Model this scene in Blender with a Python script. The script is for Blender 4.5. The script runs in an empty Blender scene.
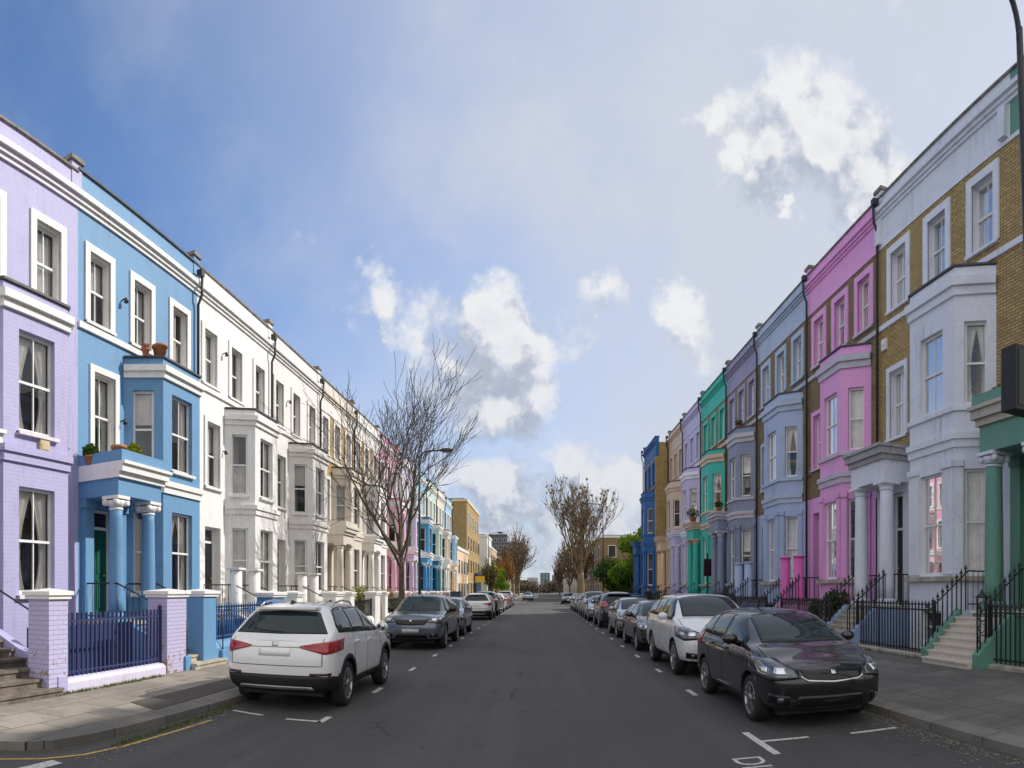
import bpy, bmesh, math, random
from mathutils import Vector, Matrix
from mathutils.bvhtree import BVHTree
random.seed(7)
PI = math.pi
scene = bpy.context.scene
COL = scene.collection

# ---------------------------------------------------------------- helpers
def link(o, parent=None):
    COL.objects.link(o)
    if parent is not None:
        o.parent = parent
    return o

def tag(o, label=None, cat=None, group=None, kind=None):
    if label: o['label'] = label
    if cat: o['category'] = cat
    if group: o['group'] = group
    if kind: o['kind'] = kind
    return o

def empty(name, loc=(0, 0, 0), rz=0.0, label=None, cat=None, group=None):
    o = bpy.data.objects.new(name, None)
    o.empty_display_size = 0.3
    o.location = loc
    o.rotation_euler = (0, 0, rz)
    link(o)
    tag(o, label, cat, group)
    return o

def copy_tree(o, parent=None):
    c = o.copy()
    COL.objects.link(c)
    if parent is not None:
        c.parent = parent
    for ch in list(o.children):
        copy_tree(ch, c)
    return c

class MB:
    """mesh collector; tf maps local (u, v, z) to object coordinates"""
    def __init__(self, tf=None):
        self.v = []; self.f = []; self.m = []; self.tf = tf; self.sm = []
    def pt(self, p):
        if self.tf: p = self.tf(*p)
        self.v.append(tuple(p)); return len(self.v) - 1
    def face(self, pts, mi=0, smooth=False):
        self.f.append([self.pt(p) for p in pts]); self.m.append(mi); self.sm.append(smooth)
    def box(self, a0, a1, b0, b1, c0, c1, mi=0):
        P = [self.pt(p) for p in ((a0,b0,c0),(a1,b0,c0),(a1,b1,c0),(a0,b1,c0),(a0,b0,c1),(a1,b0,c1),(a1,b1,c1),(a0,b1,c1))]
        for q in ((0,3,2,1),(4,5,6,7),(0,1,5,4),(1,2,6,5),(2,3,7,6),(3,0,4,7)):
            self.f.append([P[i] for i in q]); self.m.append(mi); self.sm.append(False)
    def prism(self, poly, z0, z1, mi=0):
        n = len(poly)
        a = [self.pt((p[0], p[1], z0)) for p in poly]; b = [self.pt((p[0], p[1], z1)) for p in poly]
        self.f.append(a[::-1]); self.f.append(b); self.m += [mi, mi]; self.sm += [False, False]
        for i in range(n):
            j = (i + 1) % n
            self.f.append([a[i], a[j], b[j], b[i]]); self.m.append(mi); self.sm.append(False)
    def prism_u(self, poly, u0, u1, mi=0):
        """polygon in (v, z) swept along u"""
        n = len(poly)
        a = [self.pt((u0, p[0], p[1])) for p in poly]; b = [self.pt((u1, p[0], p[1])) for p in poly]
        self.f.append(a[::-1]); self.f.append(b); self.m += [mi, mi]; self.sm += [False, False]
        for i in range(n):
            j = (i + 1) % n
            self.f.append([a[i], a[j], b[j], b[i]]); self.m.append(mi); self.sm.append(False)
    def tube(self, pts, rads, n=6, mi=0, smooth=True, cap=True):
        pts = [Vector(p) for p in pts]
        if not hasattr(rads, '__len__'): rads = [rads] * len(pts)
        rings = []
        up = None
        for i, p in enumerate(pts):
            d = (pts[min(i+1, len(pts)-1)] - pts[max(i-1, 0)])
            if d.length < 1e-9: d = Vector((0,0,1))
            d.normalize()
            if up is None:
                up = Vector((1,0,0)) if abs(d.x) < .8 else Vector((0,1,0))
            a = d.cross(up)
            if a.length < 1e-6: a = d.cross(Vector((0,1,0)))
            a.normalize(); b = d.cross(a).normalized(); up = -b if False else a.cross(d).normalized()
            ring = []
            for k in range(n):
                t = 2*PI*k/n
                ring.append(self.pt(p + (a*math.cos(t) + b*math.sin(t))*rads[i]))
            rings.append(ring)
        for i in range(len(rings)-1):
            for k in range(n):
                l = (k+1) % n
                self.f.append([rings[i][k], rings[i][l], rings[i+1][l], rings[i+1][k]]); self.m.append(mi); self.sm.append(smooth)
        if cap:
            self.f.append(rings[0][::-1]); self.f.append(rings[-1]); self.m += [mi, mi]; self.sm += [False, False]
    def lathe(self, c, prof, n=16, mi=0, axis='z', smooth=True):
        rings = []
        for r, h in prof:
            ring = []
            for k in range(n):
                t = 2*PI*k/n
                if axis == 'z': p = (c[0]+r*math.cos(t), c[1]+r*math.sin(t), c[2]+h)
                elif axis == 'x': p = (c[0]+h, c[1]+r*math.cos(t), c[2]+r*math.sin(t))
                else: p = (c[0]+r*math.cos(t), c[1]+h, c[2]+r*math.sin(t))
                ring.append(self.pt(p))
            rings.append(ring)
        for i in range(len(rings)-1):
            for k in range(n):
                l = (k+1) % n
                self.f.append([rings[i][k], rings[i][l], rings[i+1][l], rings[i+1][k]]); self.m.append(mi); self.sm.append(smooth)
        self.f.append(rings[0][::-1]); self.f.append(rings[-1]); self.m += [mi, mi]; self.sm += [False, False]
    def wall(self, p0, p1, z0, z1, ops=(), depth=.16, out=None, mi=0, rmi=None):
        """vertical wall sheet from p0 to p1 in (u, v) with openings (s0, s1, za, zb) and reveals"""
        if rmi is None: rmi = mi
        p0 = Vector(p0); p1 = Vector(p1); L = (p1-p0).length; d = (p1-p0)/L
        n = Vector((-d.y, d.x))
        if out is None: out = (0, 1)
        if n.dot(Vector(out)) < 0: n = -n
        ss = sorted({0, L, *[o[0] for o in ops], *[o[1] for o in ops]})
        zs = sorted({z0, z1, *[o[2] for o in ops], *[o[3] for o in ops]})
        def P(s, z, k=0):
            q = p0 + d*s - n*k
            return (q.x, q.y, z)
        for i in range(len(ss)-1):
            for j in range(len(zs)-1):
                cs = (ss[i]+ss[i+1])/2; cz = (zs[j]+zs[j+1])/2
                if any(o[0] < cs < o[1] and o[2] < cz < o[3] for o in ops): continue
                self.face([P(ss[i],zs[j]), P(ss[i+1],zs[j]), P(ss[i+1],zs[j+1]), P(ss[i],zs[j+1])], mi)
        for s0, s1, za, zb in ops:
            self.face([P(s0,za), P(s0,zb), P(s0,zb,depth), P(s0,za,depth)], rmi)
            self.face([P(s1,za), P(s1,zb), P(s1,zb,depth), P(s1,za,depth)], rmi)
            self.face([P(s0,za), P(s1,za), P(s1,za,depth), P(s0,za,depth)], rmi)
            self.face([P(s0,zb), P(s1,zb), P(s1,zb,depth), P(s0,zb,depth)], rmi)
    def build(self, name, mats, parent=None, loc=None, recalc=False):
        me = bpy.data.meshes.new(name)
        me.from_pydata(self.v, [], self.f)
        if not isinstance(mats, (list, tuple)): mats = [mats]
        for m in mats: me.materials.append(m)
        for p, mi, sm in zip(me.polygons, self.m, self.sm):
            p.material_index = mi; p.use_smooth = sm
        if recalc:
            bm = bmesh.new(); bm.from_mesh(me)
            bmesh.ops.recalc_face_normals(bm, faces=bm.faces)
            bm.to_mesh(me); bm.free()
        me.update()
        o = bpy.data.objects.new(name, me)
        if loc is not None: o.location = loc
        return link(o, parent)

# ---------------------------------------------------------------- materials
class NT:
    def __init__(self, tree): self.t = tree
    def n(self, typ, **kw):
        nd = self.t.nodes.new(typ)
        for k, v in kw.items():
            if k == 'ins':
                for i, val in v.items():
                    if hasattr(val, 'is_linked') or isinstance(val, bpy.types.NodeSocket): self.t.links.new(val, nd.inputs[i])
                    else: nd.inputs[i].default_value = val
            else: setattr(nd, k, v)
        return nd
    def math(self, op, a, b=None, c=None, clamp=False):
        nd = self.t.nodes.new('ShaderNodeMath'); nd.operation = op; nd.use_clamp = clamp
        for i, x in enumerate((a, b, c)):
            if x is None: continue
            if isinstance(x, (int, float)): nd.inputs[i].default_value = x
            else: self.t.links.new(x, nd.inputs[i])
        return nd.outputs[0]
    def mix(self, fac, a, b, blend='MIX'):
        nd = self.t.nodes.new('ShaderNodeMix'); nd.data_type = 'RGBA'; nd.blend_type = blend
        for i, x in ((0, fac), (6, a), (7, b)):
            if isinstance(x, (int, float)): nd.inputs[i].default_value = x
            elif isinstance(x, (tuple, list)): nd.inputs[i].default_value = (*x[:3], 1)
            else: self.t.links.new(x, nd.inputs[i])
        return nd.outputs[2]
    def ramp(self, fac, stops):
        nd = self.t.nodes.new('ShaderNodeValToRGB')
        el = nd.color_ramp.elements
        while len(el) < len(stops): el.new(.5)
        for e, (p, c) in zip(el, stops):
            e.position = p; e.color = (*c, 1) if len(c) == 3 else c
        self.t.links.new(fac, nd.inputs[0]); return nd.outputs[0]
    def mr(self, x, a, b, c=0., d=1., smooth=True):
        nd = self.t.nodes.new('ShaderNodeMapRange'); nd.interpolation_type = 'SMOOTHSTEP' if smooth else 'LINEAR'
        self.t.links.new(x, nd.inputs[0])
        for i, v in ((1, a), (2, b), (3, c), (4, d)): nd.inputs[i].default_value = v
        return nd.outputs[0]
    def noise(self, vec, scale, detail=4, rough=.55, dist=0.):
        nd = self.t.nodes.new('ShaderNodeTexNoise')
        if vec is not None: self.t.links.new(vec, nd.inputs['Vector'])
        nd.inputs['Scale'].default_value = scale; nd.inputs['Detail'].default_value = detail
        nd.inputs['Roughness'].default_value = rough; nd.inputs['Distortion'].default_value = dist
        return nd.outputs[0]

MATS = {}
def newmat(name):
    m = bpy.data.materials.new(name); m.use_nodes = True
    t = m.node_tree
    b = t.nodes['Principled BSDF']
    return m, NT(t), b

def srgb(r, g, b):
    def f(c):
        c /= 255.
        return c/12.92 if c <= .04045 else ((c+.055)/1.055)**2.4
    return (f(r), f(g), f(b))

def plain(name, col, rough=.6, metal=0., coat=0., spec=.5, var=0.12, scale=6., bump=0.):
    if name in MATS: return MATS[name]
    m, N, b = newmat(name)
    tc = N.n('ShaderNodeTexCoord').outputs['Object']
    nz = N.noise(tc, scale, 5, .6)
    c = N.mix(N.mr(nz, .3, .7), tuple(x*(1-var) for x in col), tuple(min(1, x*(1+var)) for x in col))
    N.t.links.new(c, b.inputs['Base Color'])
    b.inputs['Roughness'].default_value = rough; b.inputs['Metallic'].default_value = metal
    b.inputs['Coat Weight'].default_value = coat; b.inputs['Specular IOR Level'].default_value = spec
    b.inputs['Coat Roughness'].default_value = .04
    if bump:
        bp = N.n('ShaderNodeBump', ins={'Height': N.noise(tc, scale*8, 4, .6), 'Strength': bump, 'Distance': .01})
        N.t.links.new(bp.outputs[0], b.inputs['Normal'])
    MATS[name] = m; return m

def wallvec(N):
    """(x+y, z) coordinates so that courses run level on walls of any direction"""
    tc = N.n('ShaderNodeTexCoord').outputs['Object']
    s = N.n('ShaderNodeSeparateXYZ', ins={0: tc})
    u = N.math('ADD', s.outputs[0], s.outputs[1])
    c = N.n('ShaderNodeCombineXYZ', ins={0: u, 1: s.outputs[2]})
    return tc, c.outputs[0]

def painted(name, col, brick=.25, dirt=.25):
    """masonry paint: brick courses just showing, soft patches, rain streaks with grime"""
    if name in MATS: return MATS[name]
    m, N, b = newmat(name)
    tc, wv = wallvec(N)
    br = N.n('ShaderNodeTexBrick', ins={'Vector': wv, 'Scale': 1., 'Mortar Size': .012, 'Brick Width': .225, 'Row Height': .075, 'Mortar Smooth': .4})
    patch = N.noise(tc, .9, 6, .62)
    st = N.n('ShaderNodeMapping', ins={'Vector': wv}); st.inputs['Scale'].default_value = (5., .35, 1)
    streak = N.noise(st.outputs[0], 1.6, 5, .65)
    fine = N.noise(tc, 14, 4, .6)
    g = N.math('ADD', N.math('MULTIPLY', N.mr(patch, .42, .72), N.mr(streak, .40, .66)), N.math('MULTIPLY', N.mr(streak, .56, .74), .45))
    rp = N.mr(N.noise(tc, .55, 3, .5), .50, .53, 0, .5)
    base = N.mix(N.mr(fine, .3, .7), tuple(x*.93 for x in col), tuple(min(1, x*1.04) for x in col))
    base = N.mix(rp, base, tuple(x*.93+.012 for x in col))
    crk = N.n('ShaderNodeTexVoronoi', feature='DISTANCE_TO_EDGE', ins={'Vector': N.mix(.12, tc, N.noise(tc, 4, 4, .6)), 'Scale': .55})
    crack = N.math('MULTIPLY', N.mr(crk.outputs['Distance'], .006, .001), N.mr(patch, .48, .6))
    grime = tuple(x*.55 + .02 for x in col)
    c = N.mix(N.math('MULTIPLY', g, dirt*2.2, clamp=True), base, grime)
    c = N.mix(N.math('MULTIPLY', br.outputs['Fac'], .3*brick), c, tuple(x*.6 for x in col))
    c = N.mix(N.math('MULTIPLY', crack, .55), c, grime)
    N.t.links.new(c, b.inputs['Base Color'])
    b.inputs['Roughness'].default_value = .62
    h = N.math('SUBTRACT', N.math('MULTIPLY', fine, .25), N.math('MULTIPLY', br.outputs['Fac'], brick*.9))
    bp = N.n('ShaderNodeBump', ins={'Height': h, 'Strength': .5, 'Distance': .012})
    N.t.links.new(bp.outputs[0], b.inputs['Normal'])
    MATS[name] = m; return m

def brickmat(name, c1, c2, mortar, soot=.4):
    if name in MATS: return MATS[name]
    m, N, b = newmat(name)
    tc, wv = wallvec(N)
    br = N.n('ShaderNodeTexBrick', ins={'Vector': wv, 'Scale': 1., 'Mortar Size': .011, 'Brick Width': .225, 'Row Height': .075,
             'Mortar Smooth': .2, 'Bias': .0, 'Color1': (*c1, 1), 'Color2': (*c2, 1), 'Mortar': (*mortar, 1)})
    n1 = N.noise(tc, 1.1, 6, .65); n2 = N.noise(tc, 9, 5, .7)
    c = N.mix(N.mr(n2, .35, .75, 0, .6), br.outputs['Color'], tuple(x*.45 for x in c1))
    c = N.mix(N.mr(n1, .45, .75, 0, soot), c, (.045, .035, .025))
    N.t.links.new(c, b.inputs['Base Color']); b.inputs['Roughness'].default_value = .85
    h = N.math('SUBTRACT', N.math('MULTIPLY', n2, .4), br.outputs['Fac'])
    bp = N.n('ShaderNodeBump', ins={'Height': h, 'Strength': .7, 'Distance': .012})
    N.t.links.new(bp.outputs[0], b.inputs['Normal'])
    MATS[name] = m; return m

def glassmat(name, tint=.45, tcol=(1, 1, 1)):
    if name in MATS: return MATS[name]
    m, N, b = newmat(name)
    t = N.t
    tc = N.n('ShaderNodeTexCoord').outputs['Object']
    tr = N.n('ShaderNodeBsdfTransparent', ins={0: (tint*tcol[0], tint*tcol[1], tint*tcol[2], 1)})
    gl = N.n('ShaderNodeBsdfGlossy', ins={'Color': (1, 1, 1, 1), 'Roughness': .015})
    bp = N.n('ShaderNodeBump', ins={'Height': N.noise(tc, 2.2, 2, .5), 'Strength': .05, 'Distance': .01})
    t.links.new(bp.outputs[0], gl.inputs['Normal'])
    fr = N.n('ShaderNodeFresnel', ins={'IOR': 1.75})
    fac = N.math('ADD', N.math('MULTIPLY', fr.outputs[0], .62), .03, clamp=True)
    mx = N.n('ShaderNodeMixShader', ins={0: fac, 1: tr.outputs[0], 2: gl.outputs[0]})
    out = [n for n in t.nodes if n.type == 'OUTPUT_MATERIAL'][0]
    t.links.new(mx.outputs[0], out.inputs[0]); t.nodes.remove(b)
    MATS[name] = m; return m

def carglass(name, col=(.012, .026, .03)):
    if name in MATS: return MATS[name]
    m, N, b = newmat(name)
    b.inputs['Base Color'].default_value = (*col, 1); b.inputs['Roughness'].default_value = .03
    b.inputs['IOR'].default_value = 1.5
    MATS[name] = m; return m

def carpaint(name, col, metal=.35, dust=.12):
    if name in MATS: return MATS[name]
    m, N, b = newmat(name)
    tc = N.n('ShaderNodeTexCoord').outputs['Object']
    s = N.n('ShaderNodeSeparateXYZ', ins={0: tc})
    low = N.mr(s.outputs[2], .75, .2)
    nz = N.mr(N.noise(tc, 3.5, 6, .65), .3, .8)
    fl = N.n('ShaderNodeTexVoronoi', ins={'Vector': tc, 'Scale': 900.})
    c0 = N.mix(N.math('MULTIPLY', fl.outputs['Distance'], .35), col, tuple(min(1, x*1.5+.01) for x in col))
    f = N.math('MULTIPLY', N.math('ADD', N.math('MULTIPLY', low, nz), .12), dust*3, clamp=True)
    c = N.mix(f, c0, (.16, .14, .12))
    N.t.links.new(c, b.inputs['Base Color'])
    N.t.links.new(N.math('ADD', N.math('MULTIPLY', f, .5), .22, clamp=True), b.inputs['Roughness'])
    b.inputs['Metallic'].default_value = metal
    b.inputs['Coat Weight'].default_value = 1.; b.inputs['Coat Roughness'].default_value = .03
    MATS[name] = m; return m

M_white = painted('white_paint', (.80, .79, .76), .05, .25)
M_frame = plain('window_paint', (.78, .78, .76), .4, var=.05)
M_glass = glassmat('window_glass', .92)
M_farglass = carglass('far_window_glass', (.03, .035, .04))
M_curt = plain('net_curtain', (.80, .78, .73), .9, var=.12, scale=3)
M_blind = plain('dark_drape', (.36, .30, .22), .9, var=.2, scale=3)
M_iron = plain('black_iron', (.018, .018, .02), .45, var=.3, scale=20)
M_lead = plain('lead_flashing', (.07, .07, .075), .6, var=.25, scale=4)
M_cope = plain('stained_coping', (.22, .20, .17), .85, var=.35, scale=5, bump=.3)
M_stone = plain('worn_stone', (.42, .38, .31), .8, var=.25, scale=4, bump=.3)
M_slate = plain('roof_slate', (.07, .075, .085), .7, var=.25, scale=3)
M_terra = plain('terracotta', (.40, .16, .07), .75, var=.15)
def leafmat(name, col, scale=9, var=.5):
    if name in MATS: return MATS[name]
    m, N, b = newmat(name); tc = N.n('ShaderNodeTexCoord').outputs['Object']
    c = N.mix(N.mr(N.noise(tc, scale, 4, .6), .3, .7), tuple(x*(1-var) for x in col), tuple(x*(1+var) for x in col))
    d = N.n('ShaderNodeBsdfDiffuse', ins={0: c}); tl = N.n('ShaderNodeBsdfTranslucent', ins={0: c}); mx = N.n('ShaderNodeMixShader', ins={0: .45, 1: d.outputs[0], 2: tl.outputs[0]})
    out = [n for n in m.node_tree.nodes if n.type == 'OUTPUT_MATERIAL'][0]; m.node_tree.links.new(mx.outputs[0], out.inputs[0]); m.node_tree.nodes.remove(b)
    MATS[name] = m; return m
M_leaf = leafmat('leaf', (.06, .11, .02))
M_leaf2 = leafmat('yellow_green_leaf', (.26, .28, .03))
M_bark = plain('bark', (.12, .095, .065), .9, var=.4, scale=5, bump=.4)
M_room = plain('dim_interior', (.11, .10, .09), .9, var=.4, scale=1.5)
# ---------------------------------------------------------------- terraced houses
XF = 9.6
ZL = dict(base=.12, gf=1.05, w0=(1.67, 3.72), band0=(4.16, 4.46), w1=(4.78, 6.7), cap=(7.0, 7.3), captop=7.5,
          string=(7.72, 7.86), w2=(7.98, 9.6), corn=(10.42, 10.75), top=11.34, slab=(4.2, 4.55), colt=3.82, w1m=(4.9, 6.85))
ZR = dict(base=.25, gf=1.32, w0=(2.1, 4.55), band0=(5.05, 5.38), w1=(6.05, 7.95), cap=(8.55, 8.95), captop=9.22,
          string=(9.36, 9.5), w2=(9.78, 11.4), corn=(12.66, 12.95), top=13.38, slab=(5.22, 5.62), colt=4.66, w1m=(6.1, 8.0))

def tfside(side):
    return (lambda u, v, z: (v, u, z)) if side < 0 else (lambda u, v, z: (-v, u, z))

def sash(root, tf, p0, p1, s0, s1, za, zb, depth, surround=None, smat=None, sill=True, sillmat=None, arch=False,
         curtain=None, far=False, sw=.16, sp=.045):
    """one sash window set in an opening of the wall p0-p1; window > pane, curtain, surround, sill"""
    p0 = Vector(p0); p1 = Vector(p1); d = (p1-p0).normalized(); n = Vector((-d.y, d.x))
    if n.y < 0: n = -n
    def tw(a, k, z):
        q = p0 + d*a + n*k
        return tf(q.x, q.y, z)
    F = MB(tw)
    fw = .055; k0 = -depth; k1 = -depth+.05
    F.box(s0, s0+fw, k0, k1, za, zb); F.box(s1-fw, s1, k0, k1, za, zb)
    F.box(s0+fw, s1-fw, k0, k1, zb-fw, zb); F.box(s0+fw, s1-fw, k0, k1, za, za+.07)
    zm = (za+zb)/2
    F.box(s0+fw, s1-fw, k0, k1+.012, zm-.025, zm+.025)
    if s1-s0 > .62:
        sm = (s0+s1)/2
        F.box(sm-.012, sm+.012, k0+.004, k1-.008, za+.07, zm-.025); F.box(sm-.012, sm+.012, k0+.004, k1-.008, zm+.025, zb-fw)
    w = F.build('window', M_frame, root)
    G = MB(tw)
    G.face([(s0+fw, k0+.02, za+.07), (s1-fw, k0+.02, za+.07), (s1-fw, k0+.02, zb-fw), (s0+fw, k0+.02, zb-fw)])
    G.build('pane', M_farglass if far else M_glass, w)
    if not far:
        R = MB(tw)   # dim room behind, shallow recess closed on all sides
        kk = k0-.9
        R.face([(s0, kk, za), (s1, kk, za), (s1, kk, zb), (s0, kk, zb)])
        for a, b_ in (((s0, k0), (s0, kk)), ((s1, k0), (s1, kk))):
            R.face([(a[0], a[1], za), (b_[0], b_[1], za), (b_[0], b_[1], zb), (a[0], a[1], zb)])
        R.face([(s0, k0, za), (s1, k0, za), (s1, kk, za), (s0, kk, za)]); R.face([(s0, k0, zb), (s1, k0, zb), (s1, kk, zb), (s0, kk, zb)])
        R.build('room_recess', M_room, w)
    if curtain and not far:
        kc = k0-.07
        cmat = M_blind if curtain == 'dark' else M_curt
        def drape(a, b, ztop, zbot, pinch=0.):
            C = MB(tw)
            nn = 14; cols = []
            for i in range(nn+1):
                t = i/nn; s = a+(b-a)*t
                wv = .018*math.sin(t*nn*2.6+a*5)
                cols.append((s, wv))
            for i in range(nn):
                (sa, wa), (sb, wb) = cols[i], cols[i+1]
                ca = a if pinch > 0 else b
                def q(s, z, wv):
                    t = (ztop-z)/(ztop-zbot)
                    f = abs(pinch)*math.sin(t*PI*.8)
                    return (s+(ca-s)*f, kc+wv, z)
                zz = [ztop-(ztop-zbot)*k/6 for k in range(7)]
                for k in range(6):
                    C.face([q(sa, zz[k], wa), q(sb, zz[k], wb), q(sb, zz[k+1], wb), q(sa, zz[k+1], wa)])
            C.build('curtain', cmat, w)
        W = s1-s0
        if curtain == 'net': drape(s0+.03, s1-.03, zb-.05, za+.05)
        elif curtain == 'half': drape(s0+.03, s1-.03, zm, za+.05)
        elif curtain == 'tied': drape(s0+.03, s0+W*.52, zb-.05, za+.05, .6); drape(s0+W*.48, s1-.03, zb-.05, za+.05, -.6)
        elif curtain == 'open': drape(s0+.03, s0+W*.28, zb-.05, za+.05); drape(s0+W*.72, s1-.03, zb-.05, za+.05)
        elif curtain == 'blind':
            C = MB(tw); C.face([(s0+.04, kc, zb-.05-(zb-za)*.4), (s1-.04, kc, zb-.05-(zb-za)*.4), (s1-.04, kc, zb-.05), (s0+.04, kc, zb-.05)]); C.build('blind', M_curt, w)
        elif curtain == 'dark': drape(s0+.03, s1-.03, zb-.05, za+.05)
    if surround:
        S = MB(tw); e = sp
        zt = zb+sw
        S.box(s0-sw, s0, -.02, e, za, zt); S.box(s1, s1+sw, -.02, e, za, zt); S.box(s0, s1, -.02, e, zb, zt)
        S.build('surround', smat, w)
    if sill:
        S = MB(tw)
        S.prism_u([(-depth, za), (.09, za-.02), (.09, za-.09), (-.01, za-.09), (-.01, za-.001), (-depth, za-.001)], s0-(sw if surround else .06), s1+(sw if surround else .06))
        S.build('sill', sillmat or M_white, w)
    return w

def strip_path(mb, path, z0, z1, proj, closed=False):
    """moulding that follows an outline (u, v) and stands out from it by proj"""
    n = len(path)
    P = [Vector(p) for p in path]
    offs = []
    for i in range(n):
        a = P[i]-P[i-1] if i > 0 else None
        b = P[i+1]-P[i] if i < n-1 else None
        ns = []
        for e in (a, b):
            if e is None: continue
            m = Vector((-e.y, e.x)).normalized()
            if m.y < 0 or (abs(m.y) < 1e-6 and False): m = -m
            ns.append(m)
        m = sum(ns, Vector((0, 0)))
        m.normalize(); k = 1/max(.35, m.dot(ns[0]))
        offs.append(P[i]+m*proj*k)
    inner = [p - (o-p)*.5 if proj < .03 else p - (o-p)*.15 for p, o in zip(P, offs)]
    for i in range(n-1):
        q = [inner[i], inner[i+1], offs[i+1], offs[i]]
        mb.prism([(a.x, a.y) for a in q], z0, z1)

def column(mb, u, v, z0, z1, r, style='round', cap=True, ionic=False):
    if cap:
        mb.box(u-r*1.35, u+r*1.35, v-r*1.35, v+r*1.35, z0, z0+.1)
        mb.lathe((u, v, z0+.1), [(r*1.3, 0), (r*1.3, .05), (r*1.08, .1)], 20)
    prof = []
    H = z1-z0-(.38 if cap else 0)
    b = .2 if cap else 0
    for i in range(9):
        t = i/8; prof.append((r*(1.04-.16*t**1.6), b+H*t))
    mb.lathe((u, v, z0), prof, 20)

def capital(mb, u, v, z1, r, ionic):
    if ionic:
        mb.lathe((u, v, z1-.24), [(r*.95, 0), (r*1.1, .06), (r*1.3, .14)], 20)
        for s in (-1, 1):
            for t in (-1, 1):
                mb.lathe((u+s*r*1.1, v+t*r*.55-.05 if False else v+t*r*.9, z1-.14), [(.02, -.05), (.075, -.045), (.075, .045), (.02, .05)], 12, axis='y')
        mb.box(u-r*1.35, u+r*1.35, v-r*1.35, v+r*1.35, z1-.07, z1)
        mb.lathe((u, v, z1-.31), [(r*.93, 0), (r*1.0, .02), (r*.93, .05)], 20)
    else:
        mb.lathe((u, v, z1-.24), [(r*.92, 0), (r*1.05, .02), (r*.95, .05), (r*.98, .1), (r*1.25, .16)], 20)
        mb.box(u-r*1.35, u+r*1.35, v-r*1.35, v+r*1.35, z1-.08, z1)

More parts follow.
